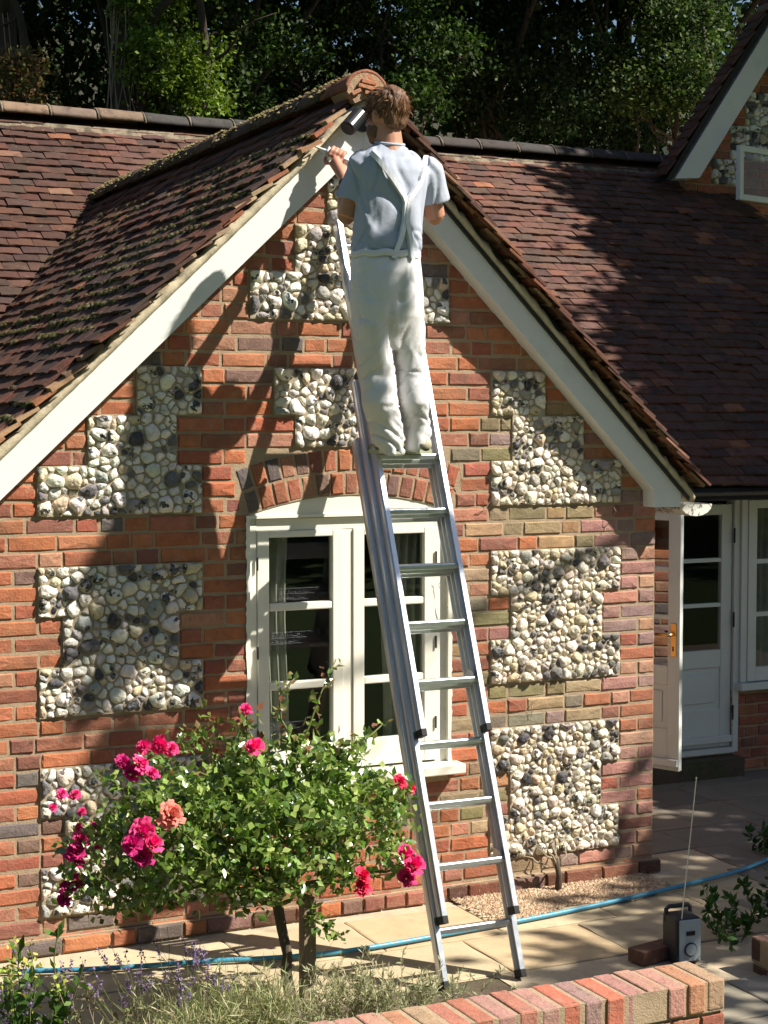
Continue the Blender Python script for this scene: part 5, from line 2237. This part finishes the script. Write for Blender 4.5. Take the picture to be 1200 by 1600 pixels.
rblobs = [mid(270, 560, 1190, 1410, -1.72, -.95), mid(170, 420, 1220, 1400, -1.65, -1.0), mid(420, 640, 1190, 1370, -1.65, -.95), mid(330, 590, 1150, 1260, -1.6, -1.0), mid(110, 260, 1280, 1430, -1.5, -1.05), mid(290, 400, 1110, 1220, -1.5, -1.1), mid(200, 330, 1180, 1290, -1.6, -1.1)]
nL = 9000
pts, _c = clump_points(rblobs, nL, .035, 620)
shoot, sdirs = [], []
for P in ends:
    for _ in range(60):
        f = rng.uniform(3.0, 7)
        i = int(min(f, 6))
        shoot.append(P[i] * (1 - (f - i)) + P[min(i + 1, 7)] * (f - i) + rng.normal(size=3) * .018)
pts = np.concatenate([pts, np.array(shoot)])
GREEN = [(.16, .25, .05), (.11, .20, .04), (.22, .31, .07), (.08, .14, .035), (.30, .36, .11), (.17, .26, .06)]
cols = pick(GREEN, len(pts))
hi_ = np.clip((pts[:, 2] - 1.02) / .25, 0, 1)[:, None]              # young growth at the top is lighter and bronze
young = pick([(.16, .17, .045), (.20, .14, .05), (.24, .09, .05), (.14, .18, .05)], len(pts))
msk = (rng.uniform(size=(len(pts), 1)) < hi_ * .85)
cols = np.where(msk, young, cols)
V, F, C = leaf_cloud(pts, .041, cols, .45, True, .66)
c0 = V.mean(0)
o = obj('crown', mk_mesh('crown', V - c0, F, M['rose_leaf'], False, C), rose, loc=c0)
o['kind'] = 'stuff'
# the nearest leaves stand apart one by one
LM = []
for _ in range(6):
    v, f, c = leaf_cloud(np.zeros((1, 3)), 1.0, np.ones((1, 3)), .6, True, .62, dirs=np.array([[0, 0, -1.0]]))
    LM.append(mk_mesh('leaf', v, f, M['leaf_obj']))
for _ in range(220):
    q = rblobs[rng.integers(0, 5)]
    d = unit(rng.normal(size=3) + np.array([-.3, -1.0, .1]))
    p = np.array(q[:3]) + d * np.array(q[3:]) * rng.uniform(.93, 1.1)
    R = Matrix.Rotation(rng.uniform(0, 6.28), 3, 'Z') @ Matrix.Rotation(rng.uniform(-.8, .8), 3, 'X')
    obj('leaf', LM[rng.integers(0, 6)], rose, mw=TR(*p, R * float(rng.uniform(.035, .055))), color=jitter(GREEN[rng.integers(0, 6)], .3))


def bloom_mesh(nl, open_):
    V, F = [], []
    for l in range(nl):
        r0 = (l + .6) / nl
        m_ = 4 + l * 2
        for i in range(m_):
            a = 6.283 * (i + .5 * (l % 2)) / m_ + random.uniform(-.15, .15)
            tilt = r0 * open_ * random.uniform(.75, 1.2)
            rs_ = random.uniform(.8, 1.2)
            o = len(V)
            for j in range(4):
                s = j / 3
                for k in range(4):
                    q = (k / 3 - .5)
                    w = (.35 + .75 * math.sin(min(1, s * 1.15) * 2.2)) * .55 * (.45 + .6 * r0)
                    rad = r0 * .25 + rs_ * s * .85 * math.sin(tilt) * (.5 + .6 * r0) + .03 * q * q
                    z = s * .8 * math.cos(tilt) - .18 * r0 - s * s * .15 * r0 + random.uniform(-.13, .13) - .22 * q * q
                    V.append((math.cos(a) * rad - math.sin(a) * q * w, math.sin(a) * rad + math.cos(a) * q * w, z))
            for j in range(3):
                for k in range(3):
                    F.append((o + j * 4 + k, o + j * 4 + k + 1, o + j * 4 + 5 + k, o + j * 4 + 4 + k))
    return mk_mesh('bloom', V, F, M['petal'], True)


BL = [bloom_mesh(5, 1.35), bloom_mesh(4, 1.0), bloom_mesh(6, 1.5)]
PK, MG, RD, SA = (.78, .075, .25), (.55, .035, .19), (.74, .05, .12), (.70, .26, .19)
blooms = [(385, 1108, 19, PK, -1.4), (397, 1167, 34, PK, -1.55), (224, 1167, 26, PK, -1.5), (248, 1165, 26, PK, -1.5), (268, 1170, 22, PK, -1.5), (193, 1191, 24, MG, -1.55), (221, 1193, 28, PK, -1.6), (205, 1208, 30, MG, -1.58), (238, 1208, 22, PK, -1.6),
          (222, 1302, 40, PK, -1.7), (206, 1320, 36, MG, -1.72), (238, 1318, 36, PK, -1.72), (222, 1338, 34, MG, -1.7), (268, 1273, 38, SA, -1.68), (97, 1240, 17, PK, -1.3), (118, 1241, 17, PK, -1.3), (82, 1262, 16, PK, -1.3), (128, 1268, 13, PK, -1.3), (122, 1292, 14, PK, -1.3),
          (126, 1312, 28, PK, -1.32), (118, 1330, 30, MG, -1.32), (122, 1348, 22, MG, -1.32), (146, 1290, 12, PK, -1.3), (152, 1325, 14, PK, -1.3), (122, 1376, 22, MG, -1.28), (104, 1386, 26, MG, -1.28), (100, 1406, 24, MG, -1.28),
          (624, 1222, 24, RD, -1.4), (641, 1232, 22, RD, -1.4), (632, 1334, 34, PK, -1.55), (646, 1352, 40, PK, -1.58), (636, 1372, 30, PK, -1.56), (567, 1368, 30, RD, -1.68), (568, 1386, 26, RD, -1.68), (620, 1278, 11, PK, -1.4)]
for u, v, s, c, y in blooms:
    p = at(u, v, y + RS)
    R = Vector(unit(np.array([rng.normal() * .5, -1.0, .8 + rng.normal() * .4]))).to_track_quat('Z', 'Y').to_matrix()
    obj('rose_bloom', random.choice(BL), rose, mw=TR(*p, R * (s / 345 / 2.3)), color=jitter(c, .12))

stk = empty('stake', (0, 0, 0))
sx = at(481, 1592, RY0 + .02)
b = MB()
b.box((sx[0] - .028, RY0 - .006, 0), (sx[0] + .028, RY0 + .05, at(474, 1405, RY0)[2]))
bpy.data.objects.remove(stk)
tag(b.build('plant_stake', M['stake'], None, bevel=.004), 'square weathered timber stake beside the rose trunk', 'stake')

# ------------------------------------------------------------------ bed plants
def stems_plant(name, label, cat, base, n, h, spread, stem_mat, stem_r, head=None, leaf=None, lean=(0, 0), group=None):
    t = tag(empty(name, tuple(base)), label, cat, group)
    base = np.asarray(base, float)
    VS, FS, k0 = [], [], 0
    LP_, LC, HP_, HC = [], [], [], []
    for _ in range(n):
        a, r = rng.uniform(0, 6.28), abs(rng.normal()) * spread * .45
        b0 = base + np.array([math.cos(a) * r * .5, math.sin(a) * r * .5, 0])
        hh = h * rng.uniform(.6, 1.1)
        tip = b0 + np.array([math.cos(a) * r + lean[0] * hh + rng.normal() * .03, math.sin(a) * r + lean[1] * hh + rng.normal() * .03, hh])
        P = branch_path(b0, tip, .06, 6, rng.integers(0, 999))
        V, F = tube(P, np.linspace(stem_r, stem_r * .45, 6), 4, False)
        VS.append(V)
        FS += [tuple(i + k0 for i in f) for f in F]
        k0 += len(V)
        if leaf:
            m_ = leaf[1]
            f = rng.uniform(leaf[3], leaf[4], m_) * 5
            i = np.minimum(f.astype(int), 4)
            w = (f - i)[:, None]
            LP_.append(P[i] * (1 - w) + P[i + 1] * w)
        if head and rng.uniform() < head[4]:
            m_ = head[1]
            f = rng.uniform(head[3], 1.02, m_)[:, None]
            HP_.append(P[4] * (1 - f) + P[5] * f + rng.normal(size=(m_, 3)) * head[5])
    m_ = mk_mesh('stems', np.concatenate(VS), FS, stem_mat, True)
    o = obj('stems', m_, t)
    o['kind'] = 'stuff'
    if leaf:
        P = np.concatenate(LP_)
        V, F, C = leaf_cloud(P, leaf[2], pick(leaf[0], len(P)), leaf[5], False, leaf[6], dirs=np.tile([0, 0, .7], (len(P), 1)) + rng.normal(size=(len(P), 3)) * .6)
        o = obj('foliage', mk_mesh('foliage', V, F, M['leaf'], False, C), t)
        o['kind'] = 'stuff'
    if head and HP_:
        P = np.concatenate(HP_)
        V, F, C = leaf_cloud(P, head[2], pick(head[0], len(P)), .2, False, .7)
        o = obj('flowers', mk_mesh('flowers', V, F, M['flower'], False, C), t)
        o['kind'] = 'stuff'
    return t


GREY = [(.30, .32, .18), (.36, .37, .22), (.24, .27, .13), (.40, .37, .23)]
STRAW = [(.46, .44, .25), (.36, .40, .20), (.52, .47, .28), (.30, .36, .15)]
PUR = [(.19, .13, .26), (.24, .18, .32), (.15, .10, .20), (.28, .21, .34)]
spots = [(235, 'lavender spilling over the paving left of the rose trunk', -1.36, .38, 18, (-.25, .1)), (300, 'lavender clump of purple spikes just left of the grasses', -1.42, .40, 20, (-.05, .05)),
         (95, 'lavender with purple spikes beside the yellow flowered plant', -1.34, .38, 16, (-.05, 0)), (15, 'lavender spikes at the left edge of the picture', -1.45, .48, 20, (0, 0))]
for u, lab, y, h, n, lean in spots:
    p = at(u, 1590, y)
    stems_plant('lavender_plant', lab, 'lavender', (p[0], y, 0), n, h, .20, M['cane'], .0018, (PUR, 26, .012, .15, .85, .005), (GREY, 9, .035, .0, .55, .2, .16), lean, 'lavender in the bed')
for u, lab, y, h, n, w in [(350, 'fine pale grass clump left of the rose trunk', -1.42, .28, 170, .34), (420, 'tufted pale grass at the foot of the rose trunk', -1.50, .25, 200, .30), (285, 'low straw coloured grass behind the lavender', -1.52, .22, 110, .26)]:
    p = at(u, 1592, y)
    stems_plant('grass_clump', lab, 'grass clump', (p[0], y, 0), n, h, w, M['cane'], .0013, None, (STRAW, 7, .075, .0, .9, .1, .055), (0, 0), 'pale grasses in the bed')
for u, lab, y, h in [(530, 'silvery leaved lavender behind the coping, right of the stake', -1.48, .25), (600, 'silvery low shrub between the stake and the ladder foot', -1.50, .24), (665, 'silvery sprawling shrub touching the left ladder foot', -1.52, .22)]:
    p = at(u, 1570, y)
    stems_plant('silver_shrub', lab, 'shrub', (p[0], y, 0), 46, h, .30, M['dry'], .002, None, (GREY, 34, .030, .25, 1.0, .3, .2), (0, 0), 'silvery shrubs behind the coping')
p = at(45, 1590, -1.55)
stems_plant('spurge_plant', 'leafy green plant topped with yellow flowers at the lower left corner', 'plant', (p[0], -1.55, 0), 12, .56, .20, M['cane'], .004, ([(.50, .47, .10), (.40, .44, .09), (.30, .38, .08)], 20, .022, .3, .7, .02), ([(.07, .14, .03), (.10, .17, .04), (.05, .10, .02)], 26, .06, .05, .95, .4, .5), (.02, 0))
p = at(150, 1592, -1.62)
stems_plant('dry_stalks', 'tall dry seed stalks rising left of the lavender', 'plant', (p[0], -1.62, 0), 9, .42, .16, M['dry'], .003, ([(.16, .13, .06), (.12, .14, .05)], 16, .022, .4, .7, .012), ([(.12, .15, .05)], 4, .04, .1, .8, .3, .4), (-.1, 0))
# dead climber stump and twigs at the foot of the flint panel
ds = gd(850, 1383, 0)
t = tag(empty('dead_climber', (ds[0], -.12, 0)), 'bare brown stump and twigs of a dead climber on the gravel by the wall', 'dead plant')
b = MB()
b.tube([(ds[0], -.11, -.02), (ds[0] + .01, -.11, .08), (ds[0] - .005, -.10, .17)], [.020, .016, .012], 8)
b.build('stump', M['bark'], t, smooth=True)
for k in range(6):
    a = np.array([ds[0] + rng.normal() * .02, -.10, .10 + rng.uniform(0, .06)])
    e = a + np.array([rng.uniform(-.14, .14), rng.uniform(-.02, .06), rng.uniform(.05, .22)])
    b = MB()
    b.tube(branch_path(a, e, .15, 7, k + 70), np.linspace(.007, .002, 7), 5)
    b.build('twig', M['dry'], t, smooth=True)
for k, (u, v) in enumerate([(700, 950), (745, 800), (880, 1200), (930, 1150), (960, 900), (945, 830), (720, 760), (830, 1120)]):   # dry stalks of the old climber on the wall
    a = at(u, v, -.012)
    e = a + np.array([rng.uniform(-.10, .10), -.012, rng.uniform(.06, .18)])
    b = MB()
    b.tube(branch_path(a, e, .2, 6, k + 90), np.linspace(.0022, .001, 6), 4)
    b.build('wall_stem', M['dry'], t)

# shaded plants on the right
for u, v, y, n, h, lab in [(1150, 1470, -1.15, 10, .20, 'dark green leafy plant right of the radio'), (1205, 1440, -1.05, 12, .24, 'dark green leafy plant at the right edge above the low wall'), (1215, 1325, -.05, 9, .18, 'small dark shrub at the right edge by the end of the hose')]:
    p = at(u, v, y)
    stems_plant('leafy_plant', lab, 'plant', (p[0], y, 0), n, h, .34, M['cane'], .003, None, ([(.035, .09, .02), (.05, .11, .025), (.03, .07, .018)], 26, .05, .2, 1.0, .5, .45), (0, 0), 'dark plants in the shade')

# ------------------------------------------------------------------ trees behind the roofs
DKG = [(.016, .033, .010), (.022, .045, .012), (.012, .026, .008), (.03, .058, .015)]
MDG = [(.028, .056, .013), (.04, .075, .016), (.02, .042, .011), (.06, .10, .022)]
LTG = [(.10, .16, .025), (.13, .20, .03), (.08, .14, .02), (.16, .22, .04)]
grp = 'trees in the wood behind the cottage'
# tall trees whose high crowns shade the wood below
for k, (u, yb, r0, lab) in enumerate([(172, 8.6, .17, 'straight rough trunk wrapped in dead ivy rising behind the left roof ridge'), (75, 9.4, .15, 'leaning dark trunk hung with bare ivy stems at the far left'), (395, 11.0, .15, 'dark forked tree in the shade left of the gable apex'), (760, 12.0, .20, 'dense dark tree behind the right roof'), (960, 13.0, .2, 'dark broad tree beside the gap of sky at the upper right')]):
    b0 = at(u, 400, yb)
    zt = 10.5 + (k % 2)
    lean = (-.9, 0) if k == 1 else (0.05, 0)
    zb = hill(yb) - .3
    top = (b0[0] + lean[0] * 1.2, yb - .2, zt)
    if k == 1:
        b0 = at(110, 200, yb)
        top = (b0[0] - 1.3, yb, zt)
    cx = (b0[0] + top[0]) / 2
    bl = [(cx, yb - 1.0, 9.4, 2.6, 2.6, 1.5), (cx + 1.3, yb - 2.2, 10.0, 2.0, 2.2, 1.6), (cx - 1.3, yb - .5, 10.4, 2.0, 2.2, 1.8), (cx, yb + .8, 8.2, 2.0, 1.4, 1.6)]
    tree('tall_tree', lab, (b0[0], yb, zb), top, r0, bl, 15000, .20, DKG, M['leaf_dark'], grp, 9 if k > 1 else 6, .35, .5, .03, vines=(26 if k == 0 else 14 if k == 1 else 0))
# understory seen over the roofs
specs = [
    ('leafy_tree', 'bright yellow green tree lit by the sun right of the ivy trunk', 256, 95, 8.0, [(0, 0, 0, .42, .4, .35), (.28, .2, -.3, .40, .3, .28), (-.02, .2, .55, .45, .3, .25), (.5, .4, .1, .3, .3, .3)], 7500, .055, LTG, 'leaf', .09),
    ('leafy_tree', 'bronze tinged bush just above the left end of the roof ridge', 30, 130, 7.4, [(0, 0, 0, .25, .3, .30), (.35, .2, -.25, .25, .25, .12)], 2600, .05, [(.11, .11, .03), (.17, .09, .04), (.08, .10, .025), (.2, .13, .06)], 'leaf', .10),
    ('leafy_tree', 'mid green tree behind the ridge left of the gable apex', 345, 120, 9.2, [(0, 0, -.2, .7, .4, .35), (.5, .1, .4, .8, .4, .3), (-.3, .3, .8, .6, .4, .25)], 7000, .06, MDG, 'leaf', .14),
    ('leafy_tree', 'dark green tree with lighter sprays just right of the gable apex', 655, 110, 9.5, [(0, 0, -.3, .45, .4, .35), (.35, 0, .3, .5, .4, .25), (-.3, .2, .7, .7, .4, .3)], 5500, .06, MDG, 'leaf', .12),
    ('leafy_tree', 'deep green tree above the middle of the right roof ridge', 800, 110, 11.0, [(0, 0, -.3, 1.4, .7, .5), (.6, .3, .4, 1.5, .6, .4), (-.6, .5, .9, 1.2, .6, .35)], 11000, 0.07, DKG, 'leaf_dark', .18),
    ('leafy_tree', 'sun flecked tree beside the steep bargeboard at the upper right', 1075, 105, 9.0, [(0, 0, -.1, .5, .4, .5), (-.45, .2, -.3, .4, .4, .3), (.1, .2, .6, .5, .4, .3)], 9500, .06, [(.035, .065, .015), (.05, .085, .02), (.022, .045, .012), (.11, .15, .05)], 'leaf', .14),
    ('leafy_tree', 'shadowy tree below the gap of sky at the upper right', 935, 130, 12.0, [(0, 0, -.5, 1.3, .7, .45), (.3, 0, .1, 1.2, .6, .4)], 9000, 0.07, DKG, 'leaf_dark', .18),
    ('leafy_tree', 'dark tree filling the gap left of the gable apex', 480, 80, 12.0, [(0, 0, 0, 1.1, .7, 1.1), (.7, .2, .2, .8, .6, .9)], 8500, 0.07, DKG, 'leaf_dark', .18),
    ('leafy_tree', 'dark tree showing between the ivy clad trunks', 110, 90, 12.0, [(0, 0, 0, 1.2, .7, 1.0), (-.6, .2, .4, .8, .6, .8)], 8500, 0.07, DKG + MDG[:1], 'leaf_dark', .18),
]
for name, lab, u, v, y, bl, n, size, pal, mk, lf in specs:
    c = at(u, v, y)
    zb = hill(y) - .3
    blobs = [(c[0] + q[0], y + q[1], c[2] + q[2], *q[3:]) for q in bl]
    tree(name, lab, (c[0], y + .2, zb), (c[0], y + .2, c[2] + .3), .07, blobs, n, size, pal, M[mk], 'understory trees behind the roofs', 6, lf, .45)
# the far wood, one mass
pts = np.stack([rng.uniform(-9, 26, 52000), rng.uniform(15.0, 19.0, 52000), rng.uniform(2, 12.5, 52000)], 1)
g_ = vnoise(pts * np.array([.9, .5, .9]), 77) + .35 * vnoise(pts * 2.3, 78)
pts = pts[g_ > -.5]
V, F, C = leaf_cloud(pts, .26, pick(DKG, len(pts)), .4, False, .7)
tag(obj('far_wood', mk_mesh('far_wood', V, F, M['leaf_dark'], False, C)), 'dark mass of leaves of the wood farther up the bank', 'wood', kind='stuff')

# the big tree on the right, out of the frame, that shades the right roof, doors and patio
tb = np.array([9.4, -2.6, 0])
bl = [(8.9, 2.6, 6.6, 3.0, 1.9, .9), (9.2, -.6, 6.6, 2.8, 2.0, .9), (8.75, -3.6, 6.6, 2.2, 1.7, .9), (6.9, -5.2, 6.6, 1.9, 1.1, .6), (7.7, 4.2, 6.6, 1.9, 1.3, .7), (10.4, 0, 8.2, 3.0, 4.0, 2.0),
      (10.2, 2.6, 9.4, 2.6, 2.4, 1.0), (11.0, -1.5, 9.6, 2.6, 2.6, 1.0)]
st_ = tree('shade_tree', 'big broadleaved tree out of view to the right that shades the patio doors', tb, (9.2, -1.6, 8.0), .34, bl, 95000, .20, MDG, M['leaf'], None, 24, .20, .55, .04)

# unseen branch added, leaf clumps shaped to shade the wall left of the window
bb = [(2.60, -2.98, 7.0, .05, .08, .06), (2.80, -3.14, 7.0, .05, .08, .06), (3.00, -3.30, 7.0, .06, .08, .06), (3.30, -3.49, 7.0, .10, .07, .07), (3.54, -3.57, 7.0, .17, .12, .10), (3.74, -3.60, 7.0, .24, .14, .12), (3.98, -3.62, 7.0, .14, .12, .1),
      (4.4, -3.75, 7.05, .3, .12, .1), (5.0, -3.8, 7.1, .4, .2, .2)]
b = MB()
b.tube(branch_path((9.2, -1.9, 7.0), (3.2, -3.5, 7.0), .03, 12, 41), np.linspace(.07, .012, 12), 7)
b.build('shade_bough', M['bark'], st_, smooth=True)
pts = np.concatenate([np.array(q[:3]) + unit(rng.normal(size=(620, 3))) * rng.uniform(0, 1, (620, 1)) ** .4 * np.array(q[3:]) for q in bb[:7]] +
                     [np.array(q[:3]) + rng.normal(size=(60, 3)) * np.array(q[3:]) for q in bb[7:]])
V, F, C = leaf_cloud(pts, .07, pick(MDG, len(pts)), .5, False, .62)
o = obj('shade_bough_leaves', mk_mesh('shade_bough_leaves', V, F, M['leaf'], False, C), st_)
o['kind'] = 'stuff'
# trees round the lawn behind the camera: seen only as reflections in the glass and the ladder
pts = []
for k in range(60):
    a = math.radians(140 + 260 * k / 59 + rng.uniform(-2, 2))
    r = rng.uniform(24, 32)
    c = np.array([-2 + r * math.cos(a), -6 + r * math.sin(a), rng.uniform(4, 9)])
    if c[1] > 2 or (c[0] > 8 and c[1] > -14):
        continue
    pts.append(c + rng.normal(size=(700, 3)) * np.array([1.6, 1.6, 3.2]))
pts = np.concatenate(pts)
pts = pts[pts[:, 2] > .2]
V, F, C = leaf_cloud(pts, .75, pick(MDG, len(pts)), .4, False, .8)
tag(obj('garden_trees', mk_mesh('garden_trees', V, F, M['leaf_dark'], False, C)), 'belt of trees round the lawn mirrored in the window panes', 'trees', kind='stuff')
